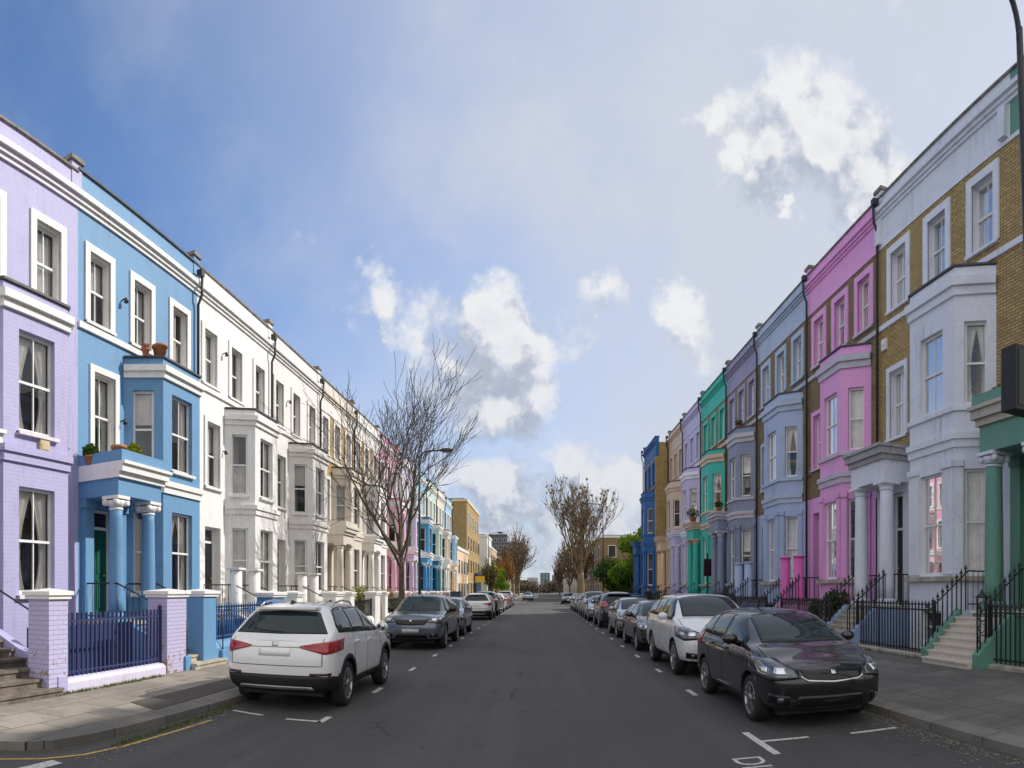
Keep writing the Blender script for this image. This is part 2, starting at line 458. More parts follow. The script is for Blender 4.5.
def house(side, D0, w, s, label, group):
    """one terraced house; s holds its colours and options"""
    Z = dict(ZL if side < 0 else ZR)
    lift = s.get('lift', 0.)
    tf = tfside(side)
    root = empty('terraced_house', (side*(XF-s.get('vout', 0)), D0, 0), 0, label, 'house', group)
    far = s.get('far', False)
    mw = s['wall']            # front wall of upper floors
    mg = s.get('ground', mw)  # ground floor
    mb_ = s.get('bay', mg)
    tr = s.get('trim', M_white)
    ms = s.get('surround', tr)
    bs = .012 if True else 0
    top = Z['top']+s.get('dh', 0)
    if side < 0:
        b0, b1, bp, br = s.get('b0', 1.72), s.get('b1', 4.62), .8, .56
        doorc = s.get('doorc', .95); c2 = (.78, 2.5, 4.3)
        pc = (.28, 1.52)
    else:
        k = w/5.8
        b0, b1, bp, br = .47*k, 3.75*k, .67, .7
        doorc = 4.72*k; c2 = (.95*k, 2.8*k, 4.65*k)
        pc = (w-1.68*k, w-.3)
        pc = (4.1*k, 5.5*k)
    A, B, C, D = (b0, 0), (b0+br, bp), (b1-br, bp), (b1, 0)
    rnd = random.Random(int(D0*10)+(0 if side < 0 else 777))
    cur = lambda: rnd.choice(['net', 'tied', 'open', 'half', 'blind', None, 'tied', 'dark', 'net', 'net', 'open', 'blind'])
    # ---- shell
    W = MB(tf)
    ow2 = s.get('ow2', .76 if side < 0 else .8)
    ops2 = [(c-ow2/2, c+ow2/2, Z['w2'][0], Z['w2'][1]) for c in c2]
    dw = .98
    door_z = Z['gf']; dtop = Z['colt']-.15
    opsd = [(doorc-dw/2, doorc+dw/2, door_z, dtop)]
    ow1 = .8
    ops1 = [(doorc-ow1/2, doorc+ow1/2, Z['w1m'][0], Z['w1m'][1])]
    zsplit = Z['band0'][0]
    wallops = [o for o in ops2+ops1]
    W.wall((0, 0), (w, 0), zsplit, Z['corn'][0] if side < 0 else 11.8, wallops, .2, mi=0, rmi=4)
    W.wall((0, 0), (w, 0), 0, zsplit, opsd, .35, mi=1)
    # parapet zone
    zpar = Z['corn'][0] if side < 0 else 11.8
    W.box(.001, w-.001, -.25, .0, zpar, top-.05, 2)
    # sides, back, roof
    for u, o in ((.003, -1), (w-.003, 1)):
        W.wall((u, -.26), (u, -8), 0, top-.45, (), out=(o, 0), mi=3)
        W.wall((u, 0), (u, -.26), 0, zpar, (), out=(o, 0), mi=3)
    W.wall((0, -8), (w, -8), 0, top-.45, (), out=(0, -1), mi=3)
    W.build('wall', [mw, mg, s.get('parapet', mw), s.get('side', mw), ms if s.get('sur2', True) else mw], root)
    Rf = MB(tf); Rf.box(.02, w-.02, -8, -.26, top-.6, top-.5)
    Rf.build('roof', M_slate, root)
    cp = MB(tf); cp.box(0, w, -.3, .05, top-.05, top)
    cp.build('coping', s.get('coping', M_cope), root)
    # party wall upstand with dark cap at far end
    pu = MB(tf); pu.box(w-.22, w+.12, -.8, .02, top-.6, top+.16); pu.box(w-.27, w+.17, -.85, .07, top+.16, top+.26, 1)
    if s.get('upstand', True): pu.build('party_wall_pier', [s.get('parapet', mw), M_cope], root)
    # chimney set back on the party wall
    if s.get('chimney', True):
        ch = MB(tf); ch.box(w-.45, w+.25 if False else w-.02, -5.2, -3.4, top-.55, top+1.0); ch.box(w-.5, w-.0, -5.25, -3.35, top+1.0, top+1.12)
        rf = ch.build('chimney', s.get('chim', BR_brown), root)
        for k in range(4):
            pt = MB(tf); pt.lathe((w-.25, -5.0+k*.43, top+1.12), [(.1, 0), (.12, .05), (.09, .3), (.11, .36)], 10)
            pt.build('chimney_pot', M_terra, rf)
    # cornice
    cn = MB(tf)
    z0, z1 = Z['corn']; h = z1-z0
    for a, b, e in ((0, .3, .05), (.3, .62, .10), (.62, 1., .17)):
        cn.box(.002, w-.002, -.01, e, z0+h*a, z0+h*b-.001)
    if side > 0:
        cn.box(.002, w-.002, -.01, .03, 11.78, 11.88)
        if s.get('scroll'):
            for u in (.16, w-.16): cn.box(u-.12, u+.12, .001, .14, 11.9, 12.62)
    if s.get('frieze'):
        fz = MB(tf); fz.box(.004, w-.004, -.01, .03, 9.84, Z['corn'][0]-.001); fz.build('frieze', s['frieze'], root)
    if s.get('aerial'):
        ae = MB(tf); zz = top+.9; uu = w*.8
        ae.tube([(uu, -1.4, top-.5), (uu, -1.4, zz+.1)], .014, 5); ae.tube([(uu-.55, -1.4, zz), (uu+.55, -1.4, zz)], .009, 4)
        for q in range(8): ae.tube([(uu-.5+q*.14, -1.58, zz), (uu-.5+q*.14, -1.22, zz)], .005, 3)
        ae.build('tv_aerial', M_iron, root)
    cn.build('cornice', s.get('cornmat', tr), root)
    # string course under top windows
    st = MB(tf); st.box(.002, w-.002, -.01, .06, *Z['string'])
    if s.get('string', True): st.build('string_course', s.get('stringmat', tr), root)
    # ---- bay
    if s.get('hasbay', True):
        Bm = MB(tf)
        Lc = math.hypot(br, bp); Lf = (b1-b0)-2*br
        cw = .52; fwid = min(.98, Lf-.35)
        if side > 0: fwid = .95
        ocant = lambda z: (Lc/2-cw/2, Lc/2+cw/2, z[0], z[1])
        ofr = lambda z: (Lf/2-fwid/2, Lf/2+fwid/2, z[0], z[1])
        planes = [(A, B, ocant), (B, C, ofr), (C, D, ocant)]
        for p, q, f in planes:
            ob = [f(Z['w0'])]; o1 = [f(Z['w1'])]
            if side > 0 and f is ofr: ob.append((Lf/2-.42, Lf/2+.42, .45, 1.25))
            out = (q[1]-p[1], 0) if False else None
            Bm.wall(p, q, 0, Z['band0'][0], ob, .16, mi=0)
            Bm.wall(p, q, Z['band0'][0], Z['captop'], o1, .16, mi=1)
        Bm.face([(A[0], A[1], Z['captop']-.02), (B[0], B[1], Z['captop']-.02), (C[0], C[1], Z['captop']-.02), (D[0], D[1], Z['captop']-.02)], 1)
        bay = Bm.build('bay', [mb_, s.get('bay1', mb_)], root)
        T = MB(tf)
        path = [A, B, C, D]
        z0, z1 = Z['band0']
        strip_path(T, path, z0, z0+(z1-z0)*.55, .05); strip_path(T, path, z0+(z1-z0)*.55+.001, z1, .1)
        T.build('bay_band', s.get('bandmat', tr), bay)
        T = MB(tf)
        z0, z1 = Z['cap']
        strip_path(T, path, z0, z0+(z1-z0)*.5, .06); strip_path(T, path, z0+(z1-z0)*.5+.001, z1, .13)
        T.build('bay_cornice', s.get('capmat', tr), bay)
        # lead roof of the bay
        T = MB(tf); strip_path(T, path, Z['captop']-.0, Z['captop']+.045, .05); T.prism([A, B, C, D], Z['captop']-.015, Z['captop']+.03)
        T.build('bay_roof', M_lead, bay)
        if side > 0:   # pilasters and capitals at the ground floor
            T = MB(tf)
            for p, q, wd in ((A, B, cw), (B, C, fwid)):
                p_ = Vector(p); q_ = Vector(q); dd = (q_-p_).normalized(); nn = Vector((-dd.y, dd.x)); nn = nn if nn.y > 0 else -nn
                Lp = (q_-p_).length
                for a0, a1 in ((.02, Lp/2-wd/2-.02), (Lp/2+wd/2+.02, Lp-.02)):
                    for (x0, x1, k, za, zb) in ((a0, a1, .045, Z['w0'][0]+.02, Z['w0'][1]+.05), (a0-.02, a1+.02, .09, Z['w0'][1]+.05, Z['w0'][1]+.2)):
                        q4 = [p_+dd*x0+nn*.001, p_+dd*x1+nn*.001, p_+dd*x1+nn*k, p_+dd*x0+nn*k]
                        T.prism([(v.x, v.y) for v in q4], za, zb)
            T.build('pilaster', mb_, bay)
            T = MB(tf); strip_path(T, path, Z['w0'][0]-.14, Z['w0'][0]-.03, .14)
            T.build('bay_sill_band', M_stone if not far else tr, bay)
            T = MB(tf); strip_path(T, path, Z['w1'][0]-.16, Z['w1'][0]-.05, .07)
            T.build('bay_sill_band', tr, bay)
        for pi, (p, q, f) in enumerate(planes):
            if pi == 2 and D0 > 25: continue
            for zz in (Z['w0'], Z['w1']):
                o = f(zz)
                sash(root, tf, p, q, o[0], o[1], zz[0], zz[1], .15, sill=(side < 0), curtain=s.get('baycur') if (pi == 1 and s.get('baycur')) else cur(), far=far, sillmat=tr)
        if side > 0:
            o = (Lf/2-.42, Lf/2+.42)
            sash(root, tf, B, C, o[0], o[1], .45, 1.25, .14, sill=False, far=far)
    # ---- upper windows
    for i, o in enumerate(ops2):
        sash(root, tf, (0, 0), (w, 0), o[0], o[1], o[2], o[3], .19, surround=s.get('sur2', True), smat=ms, sillmat=tr, curtain=cur(), far=far,
             sw=.17 if side < 0 else .2, sill=True)
    o = ops1[0]
    sash(root, tf, (0, 0), (w, 0), o[0], o[1], o[2], o[3], .19, surround=s.get('sur2', True), smat=ms, sillmat=tr, curtain=cur(), far=far, sw=.15)
    # ---- door
    Dm = MB(tf); a, b = doorc-dw/2, doorc+dw/2; kd = -.33; zt = door_z+2.15
    Dm.box(a+.06, b-.06, kd, kd+.045, door_z+.01, zt)
    for (x0, x1) in ((a+.14, doorc-.05), (doorc+.05, b-.14)):
        for (q0, q1) in ((door_z+.25, door_z+.95), (door_z+1.1, zt-.15)):
            Dm.box(x0, x1, kd+.045, kd+.06, q0, q1)
    door = Dm.build('door', s.get('door', M_iron), root)
    Fm = MB(tf); Fm.box(a, a+.06, kd, kd+.07, door_z, dtop); Fm.box(b-.06, b, kd, kd+.07, door_z, dtop)
    Fm.box(a+.06, b-.06, kd, kd+.07, zt, zt+.07); Fm.box(a+.06, b-.06, kd, kd+.07, dtop-.06, dtop)
    Fm.build('door_frame', M_frame, door)
    Gm = MB(tf); Gm.face([(a+.06, kd+.03, zt+.07), (b-.06, kd+.03, zt+.07), (b-.06, kd+.03, dtop-.06), (a+.06, kd+.03, dtop-.06)])
    Gm.build('fanlight', M_farglass, door)
    Hm = MB(tf); Hm.lathe((doorc+.3, kd+.08, door_z+1.05), [(.01, -.03), (.03, -.01), (.03, .02), (.01, .035)], 10)
    Hm.build('handle', M_brass, door)
    # ---- porch
    kind = s.get('porch', 'full')
    mc = s.get('column', mg); sm_ = s.get('slab', tr)
    pv = 1.0 if side < 0 else .85
    vf = pv+.12
    p0, p1 = pc[0]-.28, pc[1]+.28
    P = MB(tf)
    if side < 0: p0 = max(p0, .02)
    zf = Z['gf']
    st0 = MB(tf)
    st0.box(p0, p1, 0, vf+.12, Z['base']-.1, zf-.06, 1)
    st0.box(p0-.02, p1+.02, 0, vf+.17, zf-.06, zf, 0)
    nst = 6 if side < 0 else 7
    run = (2.95-vf-.17)/nst if side < 0 else (2.15-vf-.17)/nst
    rise = (zf-Z['base'])/(nst+1)
    sa, sb = s.get('st_u', (p0+.22, p1-.22))
    for i in range(nst):
        v0 = vf+.12+i*run; zt_ = zf-rise*(i+1)
        st0.box(sa, sb, v0, vf+.17+(i+1)*run, Z['base']-.1, zt_-.04, 0)
        st0.box(sa-.0, sb+.0, v0, vf+.2+(i+1)*run, zt_-.04, zt_, 0)
    # raked side walls of the stair
    vend = vf+.17+nst*run
    if s.get('stringer', True):
        for (x0, x1) in ((sa-.2, sa-.004), (sb+.004, sb+.2)):
            st0.prism_u([(vf+.18, 0), (vf+.18, zf+.02), (vend-.1, Z['base']+.28), (vend-.1, 0)], x0, x1, 1)
    st0.build('steps', [s.get('tread', M_stone), s.get('stepwall', mg)], root)
    if kind == 'full':
        r = .165 if side < 0 else .2
        for uc in pc:
            cm = MB(tf); column(cm, uc, pv-.12, zf, Z['colt'], r)
            co = cm.build('column', mc, root)
            cm = MB(tf); capital(cm, uc, pv-.12, Z['colt'], r, s.get('ionic', False))
            cm.build('capital', s.get('capmat2', tr), co)
            cm = MB(tf); cm.box(uc-.15, uc+.15, .001, .12, zf, Z['colt']-.2); cm.box(uc-.19, uc+.19, .001, .16, Z['colt']-.2, Z['colt'])
            cm.build('pilaster', mc, root)
        e = MB(tf); z0, z1 = Z['slab']
        e.box(p0+.06, p1-.06, 0, vf-.02, Z['colt'], z0)
        en = e.build('entablature', mc if s.get('entcol', True) else tr, root)
        e = MB(tf)
        e.box(p0+.0, p1, 0, vf+.05, z0, z0+(z1-z0)*.35); e.box(p0-.06 if side > 0 else p0, p1+.06, 0, vf+.14, z0+(z1-z0)*.35, z0+(z1-z0)*.8)
        e.box(p0-.1 if side > 0 else p0, p1+.1, 0, vf+.2, z0+(z1-z0)*.8, z1)
        sl = e.build('porch_slab', sm_, root)
        if s.get('upst'):
            e = MB(tf); za = z1; zb = z1+.24
            q0 = p0 if side < 0 else p0-.04
            e.box(q0, p1+.04, vf+.04, vf+.12, za, zb); e.box(q0, q0+.07, 0, vf+.04, za, zb); e.box(p1-.03, p1+.04, 0, vf+.04, za, zb)
            e.build('balcony_parapet', s['upst'], root)
    elif kind == 'stubs':
        for uc in pc:
            cm = MB(tf); hh = 1.28 if side < 0 else 1.55
            cm.lathe((uc, vf+.02, zf-.0), [(.185, 0), (.18, .05), (.175, hh)], 18)
            co = cm.build('column_stub', s.get('stub', mc), root)
            cm = MB(tf); cm.box(uc-.21, uc+.21, vf-.19, vf+.23, zf+hh, zf+hh+.06) if side < 0 else cm.lathe((uc, vf+.02, zf+hh), [(.21, 0), (.21, .05), (.1, .07)], 18)
            cm.build('stub_cap', s.get('stub', tr) if side > 0 else tr, co)
    # handrails on the stair
    if not far or D0 < 60:
        vt = vf+.05 if kind != 'full' else vf-.1
        for uu in (sa-.1, sb+.1):
            h = MB(tf)
            h.tube([(uu, .15, zf+.85), (uu, vt, zf+.85), (uu, vend-.15, Z['base']+1.0), (uu, vend-.15, Z['base']+.1)], .018, 6)
            h.tube([(uu, .15, zf+.12), (uu, vt, zf+.12)], .014, 6)
            for k in range(6):
                v = .15+(vt-.15)*k/5; h.tube([(uu, v, zf), (uu, v, zf+.85)], .011, 4)
            if s.get('spears'):
                m = 9
                for k in range(m):
                    t = (k+.5)/m; v = vt+(vend-.15-vt)*t
                    zt_ = zf+.85+(Z['base']+1.0-zf-.85)*t
                    zb_ = zf+.02+(Z['base']+.28-zf)*t if s.get('stringer', True) else zf-(zf-Z['base'])*t
                    spear(h, uu, v, zb_, zt_+.16)
            h.build('handrail', M_iron, root)
    # downpipe
    if s.get('pipe', True):
        dp = MB(tf)
        u = w-.1 if side < 0 else w-.12
        dp.tube([(u, .1, .2), (u, .1, Z['corn'][0]-.35), (u, .22, Z['corn'][0]-.1), (u, .24, Z['corn'][1]+.15)], .042, 8)
        dp.box(u-.09, u+.09, .1, .27, Z['corn'][1]+.12, Z['corn'][1]+.3)
        dp.build('downpipe', s.get('pipemat', M_iron), root)
    return root, dict(p0=p0, p1=p1, sa=sa, sb=sb, vend=vend, Z=Z)

def spear(mb, u, v, z0, z1, r=.011):
    mb.box(u-r, u+r, v-r, v+r, z0, z1-.1)
    mb.lathe((u, v, z1-.14), [(.004, 0), (.032, .02), (.010, .04), (.040, .085), (.016, .13), (.002, .19)], 6)

M_brass = plain('brass', (.5, .35, .12), .3, metal=.9)
BR_yellow = brickmat('yellow_stock_brick', (.62, .43, .16), (.44, .29, .11), (.14, .115, .08), .18)
BR_brown = brickmat('brown_stock_brick', (.38, .26, .12), (.24, .16, .08), (.07, .06, .045), .35)
BR_dull = brickmat('dull_yellow_brick', (.42, .30, .13), (.30, .20, .09), (.13, .11, .08), .35)
def pm(name, r, g, b, brick=.3, dirt=.25): return painted(name, srgb(r, g, b), brick, dirt)
purple = pm('lilac_masonry_paint', 174, 170, 208, .2); purple_t = pm('pale_lilac_paint', 208, 202, 222, .1)
blue = pm('sky_blue_masonry_paint', 100, 148, 188, .2); deepblue = pm('strong_blue_paint', 62, 128, 178, .2)
white1 = pm('white_masonry_paint', 236, 234, 230, .2, .25); white2 = pm('cream_white_paint', 232, 228, 224, dirt=.25); cream = pm('cream_paint', 220, 211, 196, dirt=.4)
pinkp = pm('soft_pink_paint', 226, 170, 196); lil2 = pm('pale_violet_paint', 205, 195, 222)
aqua = pm('bright_blue_paint', 70, 150, 195); teal2 = pm('deep_teal_paint', 38, 110, 140); mint = pm('pale_green_paint', 190, 214, 200)
lblue = pm('light_blue_paint', 150, 196, 224); peach = pm('peach_paint', 232, 200, 165)
gr_sage = pm('sage_green_paint', 104, 152, 134, .12); r_white = pm('cool_white_paint', 226, 229, 238, .08, .25); magenta = pm('orchid_pink_paint', 234, 166, 220, .1, .12); hotp = pm('hot_pink_paint', 224, 104, 182, .15)
r_blue = pm('periwinkle_paint', 172, 188, 220, .1, .3); r_ltb = pm('pale_blue_paint', 176, 192, 214, .1, .4); r_grey = pm('slate_lavender_paint', 136, 146, 170, .1, .3); r_greyt = pm('grey_lavender_paint', 150, 146, 178, .1, .3)
r_teal = pm('turquoise_paint', 54, 184, 166, .1, .15); r_lil = pm('pale_lavender_paint', 192, 186, 222, .1, .2); r_cream = pm('sandstone_paint', 206, 184, 162, .1, .3); r_navy = pm('royal_blue_paint', 30, 92, 150, .1, .15)
M_green_door = plain('dark_green_door', (.01, .10, .06), .35); M_black_door = plain('black_door', (.012, .012, .014), .3)
# ---------------------------------------------------------------- cars
M_tyre = plain('tyre_rubber', (.018, .018, .018), .8, var=.3, scale=12)
M_rim = plain('alloy_wheel', (.42, .42, .43), .3, metal=.9, var=.08)
M_rimd = plain('wheel_recess', (.012, .012, .013), .7)
M_plast = plain('black_plastic', (.013, .013, .014), .55, var=.2, scale=10)
M_gloss = plain('gloss_black_trim', (.008, .008, .009), .15)
M_chrome = plain('bright_trim', (.6, .6, .62), .12, metal=1., var=.03)
M_silver = plain('silver_skid_plate', (.35, .36, .37), .35, metal=.7, var=.05)
M_cglass = carglass('car_glass')
M_red = plain('red_lamp', (.35, .008, .010), .12, coat=1., var=.25, scale=14)
M_dkred = plain('dark_red_lamp', (.05, .004, .006), .15, coat=1.)
M_clear = plain('clear_lamp', (.13, .14, .155), .1, metal=.6, coat=1., var=.35, scale=7)
M_refl = plain('lamp_reflector', (.8, .82, .85), .15, metal=.9, coat=1., var=.1)
M_seam = plain('panel_gap', (.01, .01, .01), .8)
M_plate = plain('blank_plate', (.55, .55, .54), .4, var=.04)
M_plate_y = plain('blank_yellow_plate', (.60, .50, .16), .4, var=.04)

def eval_mesh(o):
    dg = bpy.context.evaluated_depsgraph_get(); dg.update()
    return bpy.data.meshes.new_from_object(o.evaluated_get(dg))

def car_body(S):
    W2 = S['W']/2; zb = S['zb']; H = S['H']; L = S['L']
    hf, hc, yc, yh = S['hood_front'], S['cowl'], S['yc'], S['yh']
    zbl = S['belt']       # belt height at cowl / at rear
    yr, zr, yg, zg = S['yr'], S['zr'], S['yg'], S['zg']
    wr = S['wr']; e = S.get('edge', .1)
    st = [
     # y, zb, w, zbelt, ztop, wr, d7, dy[10]
     (0.00, zb+.03, W2*.84, hf-.12, hf-.05, W2*.55, .02),
     (0.10, zb+.01, W2*.92, hf-.08, hf-.005, W2*.58, .03),
     (0.40, zb, W2*.985, hf-.03, hf+.05, W2*.62, .035),
     (yc-.35, zb, W2*1.0, hc-.10, hc-.03, W2*.68, .03),
     (yc-.05, zb, W2*1.0, hc-.06, hc+.0, W2*.74, .03),
     (yc+.06, zb, W2*1.0, zbl[0], hc+.05, W2*.76, .03),
     ((yc+yh)/2, zb, W2*1.0, zbl[0]+.01, (hc+H-.05)/2+.05, (W2*.76+wr)/2+.01, .045),
     (yh, zb, W2*1.0, zbl[0]+.02, H-.055, wr+.015, .06),
     (yh+.18, zb, W2*1.0, zbl[0]+.02, H-.015, wr+.01, .06),
     ((yh+yr)/2, zb, W2*1.0, (zbl[0]+zbl[1])/2, H, wr, .06),
     (yr-.25, zb, W2*1.0, zbl[1]-.01, (H+zr)/2+.02, wr-.02, .06),
     (yr, zb, W2*.995, zbl[1], zr, wr-.045, .055),
     ((yr+yg)/2, zb, W2*.985, zbl[1], (zr+zg)/2+.02, (wr-.05+W2*.78)/2, .04),
     (yg, zb+.01, W2*.97, zbl[1]-.04, zg, W2*.76, .03),
     (L-.10, zb+.03, W2*.93, zbl[1]-.08, zg-.05, W2*.72, .03),
     (L, zb+.07, W2*.83, zg-.15, zg-.09, W2*.6, .02),
    ]
    fr = S.get('front_dy', [.10, .08, .03, -.03, -.02, .06, .09, .1, .1, .1])
    rr = S.get('rear_dy', [-.06, -.05, .0, .02, .02, -.03, -.05, -.06, -.06, -.06])
    verts = []; faces = []
    n = len(st)
    rings = []
    for k, (y, b, w, zt_b, zt, wt, d7) in enumerate(st):
        pts = [(0, b), (.72*w, b), (.955*w, b+.06), (w, b+.27), (w*1.0, (b+.27+zt_b)/2+.06), (w*.955, zt_b), None, (wt, zt-d7), (wt*.62, zt-d7*.3), (0, zt)]
        x5, z5 = pts[5]; x7, z7 = pts[7]
        pts[6] = ((x5*.5+x7*.5)+.012, (z5+z7)/2+.008)
        dy = fr if k == 0 else ([v*.35 for v in fr] if k == 1 else (rr if k == n-1 else [0]*10))
        ring = []
        for i in range(10): ring.append((pts[i][0], y+dy[i], pts[i][1]))
        full = ring + [(-x, yy, z) for x, yy, z in ring[8:0:-1]]
        idx = []
        for p in full: verts.append(p); idx.append(len(verts)-1)
        rings.append((ring, idx))
    for k in range(n-1):
        a, b = rings[k][1], rings[k+1][1]
        for i in range(18):
            j = (i+1) % 18
            faces.append([a[i], a[j], b[j], b[i]])
    def cap(k, bulge, flip):
        ring, idx = rings[k]
        cols = [1, .62, .0, -.62, -1]
        grid = []
        for i in range(10):
            row = []
            x, y, z = ring[i]
            if i in (0, 9):
                grid.append([idx[i]]*5); continue
            for c in cols:
                if c == 1: row.append(idx[i])
                elif c == -1: row.append(idx[18-i])
                else:
                    verts.append((x*c, y-bulge*(1-c*c), z)); row.append(len(verts)-1)
            grid.append(row)
        for i in range(1, 8):
            for c in range(4):
                q = [grid[i][c], grid[i][c+1], grid[i+1][c+1], grid[i+1][c]]
                faces.append(q[::-1] if flip else q)
        for i, r in ((0, 1), (9, 8)):
            for c in range(4):
                q = [grid[i][0], grid[r][c], grid[r][c+1]]
                if (i == 9) != flip: q = q[::-1]
                faces.append(q)
    cap(0, S.get('fbulge', .12), True); cap(n-1, -S.get('rbulge', .07), False)
    me = bpy.data.meshes.new('cage'); me.from_pydata(verts, [], faces)
    bm = bmesh.new(); bm.from_mesh(me); bmesh.ops.recalc_face_normals(bm, faces=bm.faces); bm.to_mesh(me); bm.free()
    o = bpy.data.objects.new('cage', me); COL.objects.link(o)
    m = o.modifiers.new('s', 'SUBSURF'); m.levels = 3; m.render_levels = 3
    sm = eval_mesh(o)
    bpy.data.objects.remove(o)
    # bvh of the uncut skin for the fitted panels
    bvh = BVHTree.FromPolygons([v.co.copy() for v in sm.vertices], [list(p.vertices) for p in sm.polygons])
    for p in sm.polygons: p.use_smooth = True
    body = bpy.data.objects.new('body', sm); COL.objects.link(body)
    C = MB()
    for yw in (S['yf'], S['yf']+S['wb']):
        for s in (-1, 1):
            x0, x1 = s*(W2-.27), s*(W2+.25)
            C.lathe((0, yw, S['rw']), [(S['rw']+.055, min(x0, x1)), (S['rw']+.055, max(x0, x1))], 40, axis='x', smooth=False)
    cut = C.build('cut', M_plast, recalc=True)
    sm.materials.clear(); sm.materials.append(S['paint']); sm.materials.append(M_plast)
    bo = body.modifiers.new('b', 'BOOLEAN'); bo.operation = 'DIFFERENCE'; bo.object = cut; bo.solver = 'EXACT'
    try: bo.material_mode = 'TRANSFER'
    except Exception: pass
    fm = eval_mesh(body)
    bpy.data.objects.remove(cut); bpy.data.objects.remove(body)
    if len(fm.materials) < 2: fm.materials.append(M_plast)
    zc0 = zb+.09; zc1 = S.get('clad', zc0)
    for p in fm.polygons:
        c = p.center
        for yw in (S['yf'], S['yf']+S['wb']):
            if math.hypot(c.y-yw, c.z-S['rw']) < S['rw']+.045: p.material_index = 1; p.use_smooth = False
        if c.z < (zc1 if c.y > S['yf']+S['wb']+S['rw']*.6 else zc0): p.material_index = 1
    return fm, bvh

def patch(bvh, name, mat, lo, up, d, nu=12, nv=6, off=.004, root=None, mirror=False, thick=0.):
    """panel fitted onto the body skin: ruled between two outlines, laid on along direction d"""
    obs = []
    for s in ((1, -1) if mirror else (1,)):
        dd = Vector((d[0]*s, d[1], d[2])).normalized()
        def along(pl, t):
            L = [0]
            P = [Vector((p[0]*s, p[1], p[2])) for p in pl]
            for a, b in zip(P, P[1:]): L.append(L[-1]+(b-a).length)
            T = t*L[-1]
            for i in range(len(P)-1):
                if T <= L[i+1]+1e-9:
                    f = (T-L[i])/max(1e-9, L[i+1]-L[i]); return P[i].lerp(P[i+1], f)
            return P[-1]
        V = []; ok = []
        for j in range(nv+1):
            for i in range(nu+1):
                a = along(lo, i/nu); b = along(up, i/nu); p = a.lerp(b, j/nv)
                hit, nn, _, _ = bvh.ray_cast(p-dd*2.0, dd)
                if hit is None: V.append(p); ok.append(False)
                else:
                    if nn.dot(dd) > 0: nn = -nn
                    V.append(hit+nn*off); ok.append(True)
        F = []
        for j in range(nv):
            for i in range(nu):
                q = [j*(nu+1)+i, j*(nu+1)+i+1, (j+1)*(nu+1)+i+1, (j+1)*(nu+1)+i]
                if all(ok[k] for k in q): F.append(q)
        if not F: continue
        me = bpy.data.meshes.new(name); me.from_pydata([tuple(v) for v in V], [], F)
        bm = bmesh.new(); bm.from_mesh(me)
        loose = [v for v in bm.verts if not v.link_faces]
        bmesh.ops.delete(bm, geom=loose, context='VERTS')
        bm.normal_update()
        if sum((f.normal for f in bm.faces), Vector()).dot(dd) > 0:
            bmesh.ops.reverse_faces(bm, faces=bm.faces)
        # rim down onto the skin gives the panel an edge
        be = [e for e in bm.edges if e.is_boundary]
        r = bmesh.ops.extrude_edge_only(bm, edges=be)
        vs = [g for g in r['geom'] if isinstance(g, bmesh.types.BMVert)]
        for v in vs: v.co += dd*(off+.006)
        for f in bm.faces: f.smooth = all(not e.is_boundary for e in f.edges)
        bm.to_mesh(me); bm.free()
        me.materials.append(mat)
        o = bpy.data.objects.new(name, me); link(o, root); obs.append(o)
    return obs

def ellipsoid(mb, c, r, n=14, m=8, p=1.0):
    rings = []
    for j in range(m+1):
        a = -PI/2+PI*j/m
        rings.append([mb.pt((c[0]+r[0]*math.cos(a)*math.cos(2*PI*k/n), c[1]+r[1]*math.cos(a)*math.sin(2*PI*k/n), c[2]+r[2]*math.sin(a))) for k in range(n)])
    for j in range(m):
        for k in range(n):
            l = (k+1) % n
            mb.f.append([rings[j][k], rings[j][l], rings[j+1][l], rings[j+1][k]]); mb.m.append(0); mb.sm.append(True)

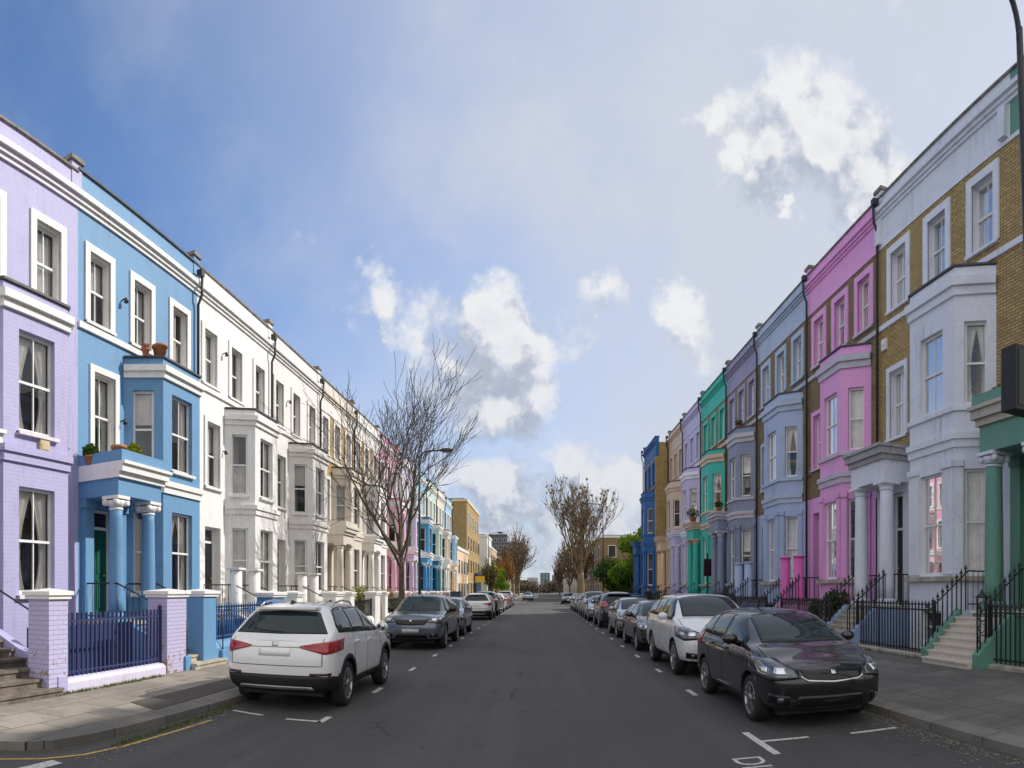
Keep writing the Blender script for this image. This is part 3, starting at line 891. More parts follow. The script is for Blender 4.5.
def make_wheel(root, x, y, r, s, width=.21, spokes=5, rim=None):
    """tyre lathed about the axle, open rim face outwards (s = side of the car)"""
    k = s; w = width; c = (x, y, r)
    def ring_mesh(mb, prof, n=36, cap0=False, cap1=False):
        rings = []
        for rr, h in prof:
            rings.append([mb.pt((c[0]+k*h, c[1]+rr*math.cos(2*PI*i/n), c[2]+rr*math.sin(2*PI*i/n))) for i in range(n)])
        for i in range(len(rings)-1):
            for j in range(n):
                l = (j+1) % n; mb.f.append([rings[i][j], rings[i][l], rings[i+1][l], rings[i+1][j]]); mb.m.append(0); mb.sm.append(True)
        if cap0: mb.f.append(rings[0]); mb.m.append(0); mb.sm.append(False)
        if cap1: mb.f.append(rings[-1]); mb.m.append(0); mb.sm.append(False)
    T = MB(); ring_mesh(T, [(r*.6, -w+.01), (r*.9, -w), (r*.985, -w+.03), (r, -w+.06), (r, -.06), (r*.985, -.03), (r*.93, -.004), (r*.80, .002), (r*.70, -.008), (r*.69, -.03)], cap0=True)
    t = T.build('wheel', M_tyre, root)
    R = MB(); ring_mesh(R, [(r*.70, -.004), (r*.685, .002), (r*.655, -.006), (r*.64, -.04), (r*.63, -.09)])
    for i in range(spokes):
        th = 2*PI*i/spokes+.3
        for off in (-.17, .17):
            d0 = Vector((0, math.cos(th+off*.4), math.sin(th+off*.4))); d1 = Vector((0, math.cos(th+off*1.2), math.sin(th+off*1.2))); pd = Vector((0, -math.sin(th), math.cos(th)))
            P0 = Vector((c[0]-k*.012, y, r)); q0 = d0*r*.1; q1 = d1*r*.67
            v = [P0+q0-pd*.026, P0+q0+pd*.026, P0+q1+pd*.019-Vector((-k*.004, 0, 0)), P0+q1-pd*.019]
            vo = [p+Vector((k*.006, 0, 0)) for p in v]; vi = [p-Vector((k*.035, 0, 0)) for p in v]
            R.face(vo)
            for e_ in range(4): R.face([vo[e_], vo[(e_+1) % 4], vi[(e_+1) % 4], vi[e_]])
    ring_mesh(R, [(.06, -.03), (.058, .0), (.03, .006), (.002, .006)], 16)
    R.build('rim', rim or M_rim, t)
    B = MB(); ring_mesh(B, [(r*.66, -.07), (.01, -.07)], 24, cap1=True); B.build('brake_recess', M_rimd, t)
    return t

def make_car(S, loc, rz, label, group):
    root = empty('parked_car', loc, rz, label, 'car', group)
    fm, bvh = car_body(S)
    fm.name = 'car_body'
    body = bpy.data.objects.new('body', fm); link(body, root)
    W2 = S['W']/2; H = S['H']; L = S['L']; yc, yh, hc = S['yc'], S['yh'], S['cowl']; yr, zr, yg, zg = S['yr'], S['zr'], S['yg'], S['zg']
    bl = S['belt']; wr = S['wr']; zb = S['zb']
    for yw in (S['yf'], S['yf']+S['wb']):
        for s in (-1, 1):
            make_wheel(root, s*(W2-.015), yw, S['rw'], s, spokes=S.get('spokes', 5), rim=S.get('rim'))
    # windscreen
    P = lambda *a, **k: patch(bvh, *a, root=root, **k)
    fx = W2*.72
    P('windscreen', M_cglass, [(-fx, yc+.02, hc+.02), (0, yc-.06, hc+.02), (fx, yc+.02, hc+.02)],
      [(-wr*.93, yh-.02, H-.08), (0, yh+.02, H-.05), (wr*.93, yh-.02, H-.08)], (0, .6, -.8), nu=20, nv=12, off=.004)
    P('wiper_cowl', M_plast, [(-fx, yc-.03, hc), (0, yc-.12, hc), (fx, yc-.03, hc)], [(-fx, yc+.03, hc), (0, yc-.055, hc), (fx, yc+.03, hc)], (0, .2, -1), nu=16, nv=2, off=.006)
    rx = S.get('rgx', W2*.70)
    P('rear_window', M_cglass, [(-rx, yg-.04, zg+.0), (0, yg, zg-.01), (rx, yg-.04, zg+.0)],
      [(-wr*.86, yr+.03, zr-.10), (0, yr+.06, zr-.07), (wr*.86, yr+.03, zr-.10)], (0, -1, -.25), nu=20, nv=8, off=.004)
    # spoiler lip above the rear window
    # side glass
    def roofz(y):
        pts = [(yc+.10, bl[0]+.03), (yh-.02, H-.135), (yh+.25, H-.105), ((yh+yr)/2, H-.095), (yr-.2, zr-.075), (S['yq'], S.get('zq', bl[1]+.06))]
        for (a, za), (b, zb_) in zip(pts, pts[1:]):
            if y <= b: return za+(zb_-za)*max(0, (y-a)/(b-a))
        return pts[-1][1]
    belt = lambda y: bl[0]+.025+(bl[1]-bl[0])*max(0, min(1, (y-yc)/(yr-yc)))
    def glass(y0, y1, name='side_window', mat=M_cglass, g=0., off=.0075):
        ys = [y0+(y1-y0)*i/14 for i in range(15)]
        lo = [(W2+.5, y, belt(y)-g) for y in ys]; up = [(W2+.5, y, max(belt(y)-g+.012, roofz(y)+g)) for y in ys]
        return P(name, mat, lo, up, (-1, 0, -.0), nu=20, nv=6, off=off, mirror=True)
    yb, yb2 = S['bp'], S['cp']
    glass(yc+.16, S['yq']-.01, 'window_trim', M_gloss, .022, .003)
    glass(yc+.30, yb-.035); glass(yb+.035, yb2-.03)
    if S['yq']-yb2 > .2: glass(yb2+.04, S['yq']-.06)
    # doors: seams
    def seam(ypts, d=.006):
        lo = [(W2+.5, y-d, z) for y, z in ypts]; up = [(W2+.5, y+d, z) for y, z in ypts]
        P('door_seam', M_seam, lo, up, (-1, 0, 0), nu=14, nv=1, off=.002, mirror=True)
    seam([(yc+.12, zb+.12), (yc+.12, bl[0])]); seam([(yb, zb+.12), (yb, bl[0])])
    yw2 = S['yf']+S['wb']
    seam([(yw2-S['rw']-.05, zb+.12), (yw2-S['rw']-.05, S['rw']+.1), (yb2+.02, S['rw']*2+.1), (yb2+.02, bl[1])])
    lo = [(W2+.5, yc+.12, zb+.115), (W2+.5, yw2-S['rw']-.05, zb+.115)]; up = [(W2+.5, yc+.12, zb+.127), (W2+.5, yw2-S['rw']-.05, zb+.127)]
    P('door_seam', M_seam, lo, up, (-1, 0, 0), nu=20, nv=1, off=.002, mirror=True)
    # handles
    for yy in (yb-.16, yb2-.12):
        zz = bl[0]-.10+.02*(yy-yb)
        P('door_handle', S.get('handle', S['paint']), [(W2+.5, yy-.09, zz), (W2+.5, yy+.09, zz)], [(W2+.5, yy-.09, zz+.03), (W2+.5, yy+.09, zz+.03)], (-1, 0, 0), nu=6, nv=2, off=.03, mirror=True)
    # mirrors
    for s in (-1, 1):
        m = MB(); x = s*(W2+.085); y = yc+.42; z = bl[0]+.09
        ellipsoid(m, (x, y, z), (.115, .07, .08)); m.tube([(s*(W2-.05), y+.02, bl[0]-.0), (x, y, z-.03)], .022, 6)
        mo = m.build('door_mirror', S.get('mirror', S['paint']), root)
        g = MB(); g.lathe((x, y+.06, z), [(.001, .009), (.07, .006), (.075, -.02)], 14, axis='y'); g.build('mirror_glass', M_chrome, mo)
    # bonnet seam
    fz = S['hood_front']
    P('bonnet_seam', M_seam, [(-W2*.80, .16, fz), (-W2*.87, .5, fz), (-W2*.87, yc-.1, fz)], [(-W2*.79, .16, fz), (-W2*.858, .5, fz), (-W2*.858, yc-.1, fz)], (0, 0, -1), nu=16, nv=1, off=.002, mirror=True)
    # lamps, grilles, plates from the specification
    for it in S['fit']:
        nm, mat, lo, up, d, kw = it
        kw = dict(kw); P(nm, mat, lo, up, d, **kw)
    if S.get('rails'):
        for s in (-1, 1):
            r = MB(); x = s*(wr-.03); z = H-.035
            r.tube([(x, yh+.35, z-.03), (x, yh+.5, z+.025), (x, (yh+yr)/2, z+.05), (x, yr-.45, z+.02), (x, yr-.3, z-.045)], .017, 6)
            r.build('roof_rail', S.get('railmat', M_chrome), root)
    if S.get('arch_trim'):
        for yw in (S['yf'], S['yf']+S['wb']):
            R0 = S['rw']+.045; R1 = S['rw']+.115; n = 22
            A = [PI*(-.06+1.12*i/n) for i in range(n+1)]
            lo = [(W2+.5, yw+R0*math.cos(t), S['rw']+R0*math.sin(t)) for t in A]; up = [(W2+.5, yw+R1*math.cos(t), S['rw']+R1*math.sin(t)) for t in A]
            P('wheel_arch_trim', M_plast, lo, up, (-1, 0, 0), nu=n*2, nv=2, off=.014, mirror=True)
        P('sill_trim', M_plast, [(W2+.5, S['yf']+S['rw'], zb+.0), (W2+.5, S['yf']+S['wb']-S['rw'], zb+.0)], [(W2+.5, S['yf']+S['rw'], zb+.17), (W2+.5, S['yf']+S['wb']-S['rw'], zb+.17)], (-1, 0, .0), nu=20, nv=4, off=.012, mirror=True)
    # spoiler
    sp = MB(); a = wr*.84
    sp.prism([(-a, yr-.03), (a, yr-.03), (a*.93, yr+.13), (0, yr+.16), (-a*.93, yr+.13)], zr-.055, zr-.022)
    if S.get('spoiler', True): sp.build('roof_spoiler', S['paint'], root)
    if S.get('rails'):
        f = MB(); f.prism_u([(0, 0)]*0 or [(yr-.35, zr), (yr-.12, zr), (yr-.12, zr+.07), (yr-.17, zr+.075)], -.012, .012); 
        f.build('aerial_fin', M_gloss, root) if False else None
        f = MB(); f.face([(-.02, yr-.36, H-.02), (.02, yr-.36, H-.02), (0, yr-.16, H+.035)]); f.face([(-.025, yr-.14, H-.03), (.025, yr-.14, H-.03), (0, yr-.16, H+.035)])
        f.face([(-.02, yr-.36, H-.02), (-.025, yr-.14, H-.03), (0, yr-.16, H+.035)]); f.face([(.02, yr-.36, H-.02), (.025, yr-.14, H-.03), (0, yr-.16, H+.035)])
        f.build('aerial_fin', M_gloss, root)
    # dark underside so that no light shows through
    u = MB(); u.box(-W2*.72, W2*.72, .3, L-.3, zb-.05, zb+.03); u.build('underbody', M_plast, root)
    return root

paint_black = carpaint('deep_black_car_paint', (.004, .004, .006), .0, .02)
paint_white = carpaint('pearl_white_car_paint', (.84, .84, .82), .0, .12)
paint_silverwhite = carpaint('white_silver_car_paint', (.78, .79, .80), .0, .15)
paint_grey = carpaint('slate_grey_car_paint', (.13, .15, .18), .5, .12)
paint_dark = carpaint('charcoal_car_paint', (.03, .035, .04), .4, .15)
paint_silver = carpaint('silver_car_paint', (.40, .42, .44), .7, .15)
paint_navy = carpaint('navy_car_paint', (.012, .02, .045), .4, .15)
paint_red = carpaint('red_car_paint', (.35, .02, .025), .2, .12)
paint_lblue = carpaint('pale_blue_car_paint', (.30, .38, .46), .5, .15)

def front_fit(W2, hz, zb, hl=(.46, .80), hlz=(-.17, -.03), grille=(.42, -.22, -.06), lower=True, chrome=True, plate=True, fog=True, hl_back=.62):
    F = []
    x0, x1 = hl; a, b = hlz
    # headlamp wraps round the corner
    F.append(('headlight', M_clear, [(x0, -.05, hz+a+.03), (x1-.02, .14, hz+a), (W2+.06, hl_back-.12, hz+a+.07)], [(x0+.03, -.02, hz+a+.10), (x1, .12, hz+b+.02), (W2+.03, hl_back+.06, hz+b+.04)],
              (-.55, .8, 0), dict(nu=18, nv=6, off=.007, mirror=True)))
    F.append(('headlight_trim', M_gloss, [(x0-.03, -.05, hz+a+.015), (x1-.02, .14, hz+a-.02), (W2+.06, hl_back-.10, hz+a+.05)], [(x0, -.02, hz+a+.115), (x1, .12, hz+b+.035), (W2+.03, hl_back+.10, hz+b+.055)],
              (-.55, .8, 0), dict(nu=18, nv=6, off=.003, mirror=True)))
    F.append(('headlight_reflector', M_refl, [(x0+.14, .02, hz+a+.06), (x0+.27, .10, hz+a+.06)], [(x0+.15, .02, hz+a+.135), (x0+.28, .10, hz+a+.14)], (-.55, .8, 0), dict(nu=4, nv=3, off=.013, mirror=True)))
    F.append(('headlight_reflector', M_refl, [(x1+.0, .18, hz+a+.07), (x1+.06, .30, hz+a+.08)], [(x1+.0, .18, hz+a+.135), (x1+.06, .30, hz+a+.14)], (-.55, .8, 0), dict(nu=4, nv=3, off=.013, mirror=True)))
    gx, ga, gb = grille
    F.append(('badge', M_chrome, [(-.035, 0, hz+gb-.07), (.035, 0, hz+gb-.07)], [(-.035, 0, hz+gb-.015), (.035, 0, hz+gb-.015)], (0, 1, 0), dict(nu=4, nv=3, off=.016)))
    F.append(('grille', M_gloss, [(-gx*.85, 0, hz+ga), (0, 0, hz+ga-.02), (gx*.85, 0, hz+ga)], [(-gx, 0, hz+gb), (0, 0, hz+gb-.01), (gx, 0, hz+gb)], (0, 1, 0), dict(nu=16, nv=4, off=.005)))
    if chrome:
        zc = hz+ga-.005
        F.append(('grille_bar', M_chrome, [(-gx, 0, zc+.055), (-gx*.8, 0, zc), (0, 0, zc-.025), (gx*.8, 0, zc), (gx, 0, zc+.055)], [(-gx, 0, zc+.075), (-gx*.8, 0, zc+.025), (0, 0, zc+.005), (gx*.8, 0, zc+.025), (gx, 0, zc+.075)],
                  (0, 1, 0), dict(nu=30, nv=2, off=.014)))
    if lower:
        F.append(('lower_grille', M_gloss, [(-.52, 0, zb+.10), (.52, 0, zb+.10)], [(-.46, 0, zb+.24), (.46, 0, zb+.24)], (0, 1, 0), dict(nu=14, nv=3, off=.005)))
    if fog:
        F.append(('fog_light_bezel', M_gloss, [(.58, -.02, zb+.13), (.80, .08, zb+.15)], [(.56, -.02, zb+.24), (.80, .08, zb+.27)], (-.2, 1, 0), dict(nu=6, nv=3, off=.006, mirror=True)))
        F.append(('fog_light', M_clear, [(.64, 0, zb+.16), (.71, .02, zb+.16)], [(.64, 0, zb+.22), (.71, .02, zb+.22)], (-.2, 1, 0), dict(nu=3, nv=2, off=.012, mirror=True)))
    if plate:
        F.append(('number_plate', M_plate, [(-.26, 0, zb+.265), (.26, 0, zb+.265)], [(-.26, 0, zb+.375), (.26, 0, zb+.375)], (0, 1, 0), dict(nu=8, nv=2, off=.012)))
    return F
def rear_fit(L, W2, zg, zb, tl=(-.24, -.02), tin=.46, bump=None, plate=M_plate_y, wrap=.42, body_plate=None):
    F = []
    a, b = tl
    y = L+.02
    F.append(('tail_light', M_red, [(tin, y, zg+a+.09), (W2*.82, y-.08, zg+a), (W2+.06, y-wrap+.05, zg+a+.05)], [(tin, y, zg+a+.12), (W2*.80, y-.08, zg+b-.03), (W2+.05, y-wrap-.06, zg+b+.03)],
              (-.55, -.8, 0), dict(nu=18, nv=5, off=.008, mirror=True)))
    F.append(('badge', M_chrome, [(-.045, y, zg-.165), (.045, y, zg-.165)], [(-.045, y, zg-.115), (.045, y, zg-.115)], (0, -1, 0), dict(nu=4, nv=3, off=.012)))
    F.append(('tailgate_seam', M_seam, [(W2*.80, y, zg-.44), (W2*.80, y, zg-.06)], [(W2*.80+.011, y, zg-.44), (W2*.80+.011, y, zg-.06)], (0, -1, 0), dict(nu=10, nv=1, off=.003, mirror=True)))
    F.append(('tailgate_seam', M_seam, [(-W2*.80, y, zg-.45), (W2*.80, y, zg-.45)], [(-W2*.80, y, zg-.44), (W2*.80, y, zg-.44)], (0, -1, 0), dict(nu=16, nv=1, off=.003)))
    F.append(('number_plate', plate, [(-.26, y, zg-.31), (.26, y, zg-.31)], [(-.26, y, zg-.19), (.26, y, zg-.19)], (0, -1, 0), dict(nu=8, nv=2, off=.004)))
    if bump:
        z0, z1 = bump
        F.append(('bumper', M_plast, [(-W2*.95, y-.1, z0), (-W2*.8, y, z0), (W2*.8, y, z0), (W2*.95, y-.1, z0)], [(-W2*.95, y-.1, z1), (-W2*.8, y, z1), (W2*.8, y, z1), (W2*.95, y-.1, z1)], (0, -1, 0), dict(nu=40, nv=6, off=.012)))
    return F

SPEC = {}
SPEC['hatch'] = dict(L=3.86, W=1.70, H=1.48, zb=.19, hood_front=.87, cowl=1.04, yc=.90, yh=1.66, belt=(.97, 1.04), yr=3.40, zr=1.40, yg=3.71, zg=1.02, wr=.585,
    yf=.76, wb=2.38, rw=.31, yq=3.36, bp=2.05, cp=2.80, paint=paint_black, handle=M_gloss, mirror=paint_black, zq=1.10)
S = SPEC['hatch']; S['fit'] = front_fit(.87, .87, .19, hl=(.46, .80), hlz=(-.24, -.03), grille=(.44, -.26, -.12), plate=False, hl_back=.70) + rear_fit(3.86, .87, 1.02, .19)
SPEC['suv'] = dict(L=4.5, W=1.83, H=1.69, zb=.26, hood_front=1.02, cowl=1.20, yc=1.02, yh=1.72, belt=(1.10, 1.18), yr=4.02, zr=1.60, yg=4.28, zg=1.14, wr=.65,
    yf=.86, wb=2.56, rw=.36, yq=4.0, bp=2.28, cp=3.14, paint=paint_silverwhite, rails=False, zq=1.24)
S = SPEC['suv']; S['fit'] = front_fit(.915, 1.02, .26, hl=(.46, .82), hlz=(-.25, -.06), grille=(.42, -.24, -.11), hl_back=.62) + rear_fit(4.5, .915, 1.14, .26, tl=(-.2, .1), tin=.62)
SPEC['crossover'] = dict(L=4.16, W=1.83, H=1.585, zb=.25, hood_front=.96, cowl=1.12, yc=1.08, yh=1.88, belt=(1.03, 1.13), yr=3.65, zr=1.53, yg=3.97, zg=1.12, wr=.645,
    yf=.86, wb=2.48, rw=.345, yq=3.69, bp=2.20, cp=2.96, paint=paint_white, rails=True, arch_trim=True, zq=1.20, rgx=.76, clad=.53)
S = SPEC['crossover']; S['fit'] = front_fit(.915, .96, .25, grille=(.40, -.2, -.05)) + rear_fit(4.16, .915, 1.12, .25, tl=(-.28, -.08), tin=.40, bump=(.30, .53), plate=paint_white, wrap=.5)
S['fit'] += [('skid_plate', M_silver, [(-.62, 4.2, .335), (.62, 4.2, .335)], [(-.58, 4.2, .385), (.58, 4.2, .385)], (0, -1, 0), dict(nu=14, nv=2, off=.02)),
             ('reflector', M_dkred, [(.56, 4.2, .545), (.84, 4.15, .545)], [(.56, 4.2, .58), (.84, 4.15, .58)], (0, -1, 0), dict(nu=6, nv=1, off=.016, mirror=True)),
             ('plate_recess', M_seam, [(-.42, 4.2, .935), (.42, 4.2, .935)], [(-.42, 4.2, .943), (.42, 4.2, .943)], (0, -1, 0), dict(nu=10, nv=1, off=.003)),
             ('rear_wiper', M_plast, [(-.05, 4.1, 1.16), (.36, 4.1, 1.19)], [(-.05, 4.1, 1.18), (.36, 4.1, 1.205)], (0, -1, -.25), dict(nu=6, nv=1, off=.02))]
SPEC['suvlow'] = dict(L=4.8, W=1.93, H=1.66, zb=.26, hood_front=1.02, cowl=1.14, yc=1.32, yh=2.12, belt=(1.08, 1.18), yr=4.2, zr=1.53, yg=4.62, zg=1.16, wr=.66,
    yf=.92, wb=2.87, rw=.38, yq=4.25, bp=2.6, cp=3.5, paint=paint_grey, zq=1.24, mirror=M_gloss)
S = SPEC['suvlow']; S['fit'] = front_fit(.965, 1.02, .26, hl=(.52, .86), hlz=(-.21, -.08), grille=(.52, -.26, -.11), chrome=False) + rear_fit(4.8, .965, 1.16, .26)
SPEC['saloon'] = dict(L=4.3, W=1.77, H=1.46, zb=.19, hood_front=.83, cowl=1.0, yc=1.08, yh=1.86, belt=(.94, 1.01), yr=3.6, zr=1.38, yg=4.05, zg=1.0, wr=.56,
    yf=.86, wb=2.6, rw=.32, yq=3.72, bp=2.3, cp=3.1, paint=paint_dark, zq=1.06)
S = SPEC['saloon']; S['fit'] = front_fit(.885, .83, .19, hlz=(-.21, -.05), grille=(.36, -.22, -.10)) + rear_fit(4.3, .885, 1.0, .19)
# ---------------------------------------------------------------- trees
def bare_tree(name, loc, height, trunk_h, r0, spread, label, seed, cat='tree', group=None, levels=5, knob=False, mat=None, leafmat=None, nleaf=0, lean=(0, 0), nsub=5, twig=.006, up=.25, leafr=.05, skew=0., upright=False):
    rnd = random.Random(seed)
    root = empty(name, loc, 0, label, cat, group)
    T = MB(); Bm = MB(); tips = []
    def grow(mb, p, d, L, r, lev):
        segs = 4 if lev < 3 else 3
        pts = [p.copy()]; rads = [r]
        q = p.copy(); dd = d.copy()
        for i in range(segs):
            dd = (dd + Vector((rnd.uniform(-1, 1), rnd.uniform(-1, 1), rnd.uniform(-.3, .8)))*(.13 if lev < 2 else .2) + Vector((0, 0, up*.25))).normalized()
            q = q + dd*(L/segs); pts.append(q.copy()); rads.append(r*(1-.5*(i+1)/segs))
        rads = [max(x, twig) for x in rads]
        mb.tube(pts, rads, 8 if lev == 0 else (6 if lev < 2 else (4 if lev < 4 else 3)), cap=(lev == 0))
        return pts, rads, dd
    p = Vector((0, 0, -.05)); d = Vector((lean[0], lean[1], 1)).normalized()
    pts = [p]; rads = [r0*1.35]
    n = 6
    for i in range(n):
        p = p + (d + Vector((rnd.uniform(-.05, .05), rnd.uniform(-.05, .05), 0)))*(trunk_h/n); pts.append(p.copy()); rads.append(r0*(1.1-.35*i/n))
    T.tube(pts, rads, 12)
    T.build('trunk', mat or M_bark, root)
    top = pts[-1]
    def rec(p, d, L, r, lev):
        pts, rads, de = grow(Bm, p, d, L, r, lev)
        if lev >= levels:
            tips.append(pts[-1]); tips.append(pts[-2]); return
        k = nsub if lev < 3 else nsub-1
        for i in range(k):
            t = rnd.uniform(.3, 1.) if i else 1.
            j = min(len(pts)-2, int(t*(len(pts)-1))); f = t*(len(pts)-1)-j
            a = pts[j].lerp(pts[j+1], min(1, f))
            rr = (rads[j]*(1-f)+rads[j+1]*f)*rnd.uniform(.55, .8)
            ang = rnd.uniform(.3, .85) if i else rnd.uniform(.05, .3)
            ax = Vector((rnd.uniform(-1, 1), rnd.uniform(-1, 1), rnd.uniform(-1, 1))).normalized()
            ax = (ax - de*ax.dot(de)).normalized()
            nd = (de*math.cos(ang) + ax*math.sin(ang))
            nd = (nd+Vector((skew, 0, up))).normalized()
            rec(a, nd, L*rnd.uniform(.55, .8), rr, lev+1)
    nl = 7
    cr = height-trunk_h
    for i in range(nl):
        a = 2*PI*i/nl+rnd.uniform(-.3, .3)
        lat = spread*rnd.uniform(.6, 1.15)
        dv = Vector((math.cos(a)*lat, math.sin(a)*lat, cr*rnd.uniform(.8, 1.1) if upright else cr*rnd.uniform(.55, 1.0))) if i else Vector((.1, .1, cr))
        st = pts[-1-(i % (2 if upright else 3))]
        rec(st, dv.normalized(), dv.length*.42, r0*.5*rnd.uniform(.8, 1.1), 1)
    if knob:
        for t in tips[::7]:
            r = rnd.uniform(.07, .16); ellipsoid(Bm, t, (r, r, r*1.2), 6, 4)
            for k in range(5):
                v = Vector((rnd.uniform(-1, 1), rnd.uniform(-1, 1), rnd.uniform(-.1, 1))).normalized()*rnd.uniform(.3, .75)
                Bm.tube([t, t+v], [.018, .008], 3, cap=False)
    Bm.build('branches', mat or M_bark, root)
    if nleaf:
        Lf = MB()
        for i in range(nleaf):
            t = rnd.choice(tips); c = t+Vector((rnd.gauss(0, .35), rnd.gauss(0, .35), rnd.gauss(0, .3)))
            a = Vector((rnd.uniform(-1, 1), rnd.uniform(-1, 1), rnd.uniform(-1, 1))).normalized(); b = a.orthogonal().normalized()
            s = leafr*rnd.uniform(.6, 1.4); a = a*s; b = b*s*.7
            Lf.face([c-a, c-b, c+a, c+b])
        Lf.build('crown', leafmat, root)
    return root

def leafy(mb, c, r, n, s, rnd, flat=.8):
    """leaf clumps filling an uneven volume"""
    for i in range(n):
        v = Vector((rnd.gauss(0, 1), rnd.gauss(0, 1), rnd.gauss(0, 1))).normalized()*(rnd.random()**.4)
        p = Vector((c[0]+v.x*r[0], c[1]+v.y*r[1], c[2]+v.z*r[2]))
        a = Vector((rnd.uniform(-1, 1), rnd.uniform(-1, 1), rnd.uniform(-1, 1))).normalized(); b = a.orthogonal().normalized()
        k = s*rnd.uniform(.6, 1.4); a = a*k; b = b*k*.7
        mb.face([p-a, p-b, p+a, p+b])

def leafy_tree(name, loc, h, rad, label, seed, mat, cat='tree', n=5000, s=.13, trunk=True, group=None):
    rnd = random.Random(seed)
    root = empty(name, loc, 0, label, cat, group)
    T = MB(); T.tube([(0, 0, -.05), (.05, .02, h*.3), (.1, 0, h*.6)], [.16, .12, .05], 8)
    for k in range(6):
        a = k*1.1; T.tube([(.05, .02, h*.3), (math.cos(a)*rad*.5, math.sin(a)*rad*.5, h*.55), (math.cos(a)*rad*.8, math.sin(a)*rad*.8, h*.75)], [.07, .04, .015], 5)
    T.build('trunk', M_bark, root)
    L = MB()
    nb = 14
    for k in range(nb):
        a = rnd.uniform(0, 2*PI); q = rnd.uniform(0, 1)**.6*rad*.7; z = rnd.uniform(.35, .88)*h
        rr = rad*rnd.uniform(.28, .5)*(1.1-.5*abs(z/h-.55))
        leafy(L, (math.cos(a)*q, math.sin(a)*q, z), (rr, rr, rr*.8), n//nb, s, rnd)
    L.build('crown', mat, root)
    return root
# ---------------------------------------------------------------- camera, sun, sky
cam_d = bpy.data.cameras.new('camera'); cam = bpy.data.objects.new('camera', cam_d); COL.objects.link(cam)
cam.location = (0, 0, 1.75); cam.rotation_euler = (PI/2, 0, 0)
FPX, CX, CY = 640., 540., 590.
cam_d.type = 'PANO'; cam_d.panorama_type = 'CENTRAL_CYLINDRICAL'
cam_d.central_cylindrical_radius = 1.0
cam_d.central_cylindrical_range_u_min = -CX/FPX; cam_d.central_cylindrical_range_u_max = (1024-CX)/FPX
cam_d.central_cylindrical_range_v_min = -(768-CY)/FPX; cam_d.central_cylindrical_range_v_max = CY/FPX
cam_d.clip_end = 3000; cam_d.clip_start = .05
scene.camera = cam
AZ, EL = math.radians(57), math.radians(37)
sv = Vector((math.sin(AZ)*math.cos(EL), math.cos(AZ)*math.cos(EL), math.sin(EL)))
sd = bpy.data.lights.new('sun', 'SUN'); sd.energy = 3.4; sd.angle = math.radians(.6); sd.color = (1, .95, .88)
so = bpy.data.objects.new('sun', sd); COL.objects.link(so); so.rotation_euler = (-sv).to_track_quat('-Z', 'Y').to_euler(); so.location = (0, 0, 60)
scene.view_settings.view_transform = 'Standard'; scene.view_settings.look = 'None'; scene.view_settings.gamma = 1; scene.view_settings.exposure = .38

w = bpy.data.worlds.new('World'); scene.world = w; w.use_nodes = True
N = NT(w.node_tree); t = w.node_tree
bg = [n for n in t.nodes if n.type == 'BACKGROUND'][0]
sky = N.n('ShaderNodeTexSky'); sky.sky_type = 'NISHITA'; sky.sun_disc = False; sky.sun_elevation = EL; sky.sun_rotation = AZ
sky.air_density = 1.0; sky.dust_density = .6; sky.ozone_density = 1.5
tc = N.n('ShaderNodeTexCoord').outputs['Generated']
nrm = N.n('ShaderNodeVectorMath', operation='NORMALIZE', ins={0: tc}).outputs[0]
def dirof(px, py):
    th = (px-CX)/FPX; e = (CY-py)/FPX
    return Vector((math.sin(th), math.cos(th), e)).normalized()
def vn(vec, scale, detail, rough):
    nd = t.nodes.new('ShaderNodeTexNoise'); t.links.new(vec, nd.inputs['Vector']); nd.inputs['Scale'].default_value = scale
    nd.inputs['Detail'].default_value = detail; nd.inputs['Roughness'].default_value = rough; return nd
wn = vn(nrm, 9., 5, .6)
wv = N.n('ShaderNodeVectorMath', operation='SUBTRACT', ins={0: wn.outputs['Color'], 1: (.5, .5, .5)}).outputs[0]
wn2 = vn(nrm, 34., 4, .6); wv2 = N.n('ShaderNodeVectorMath', operation='SUBTRACT', ins={0: wn2.outputs['Color'], 1: (.5, .5, .5)}).outputs[0]
wv2 = N.n('ShaderNodeVectorMath', operation='SCALE', ins={0: wv2, 'Scale': .035}).outputs[0]
wv = N.n('ShaderNodeVectorMath', operation='SCALE', ins={0: wv, 'Scale': .10}).outputs[0]
wv = N.n('ShaderNodeVectorMath', operation='ADD', ins={0: wv, 1: wv2}).outputs[0]
warp = N.n('ShaderNodeVectorMath', operation='ADD', ins={0: nrm, 1: wv}).outputs[0]
CL = [(800,128,52,1),(770,150,48,1),(836,150,58,1),(866,178,42,1),(716,122,30,.9),(738,148,36,.9),(790,212,12,.8),(765,208,9,.7),(852,205,34,.8),
      (604,300,26,.7),(622,312,18,.55),(590,330,24,.42),(678,312,24,.8),(690,340,26,.6),(700,362,20,.5),
      (385,305,36,.85),(360,315,30,.6),(425,330,40,.75),(300,262,34,.38),(495,325,42,1),(515,352,44,1),(525,390,40,1),(480,385,52,.9),(440,360,46,.75),(535,412,22,.8),(570,345,30,.35),
      (574,460,30,.85),(556,458,22,.6),(598,466,20,.55),(325,105,26,.25),(415,148,24,.25),
      (480,478,30,.8),(512,500,42,.95),(540,522,30,.8),(600,490,26,.9),(628,478,22,.9),(648,492,26,.95),(620,512,26,.7),(452,470,28,.6),(496,540,40,.9),(590,545,40,.8),(640,545,40,.8),(545,570,30,.7),(430,530,60,.7),(700,520,60,.8),
      (950,60,120,.3),(1010,130,110,.35)]
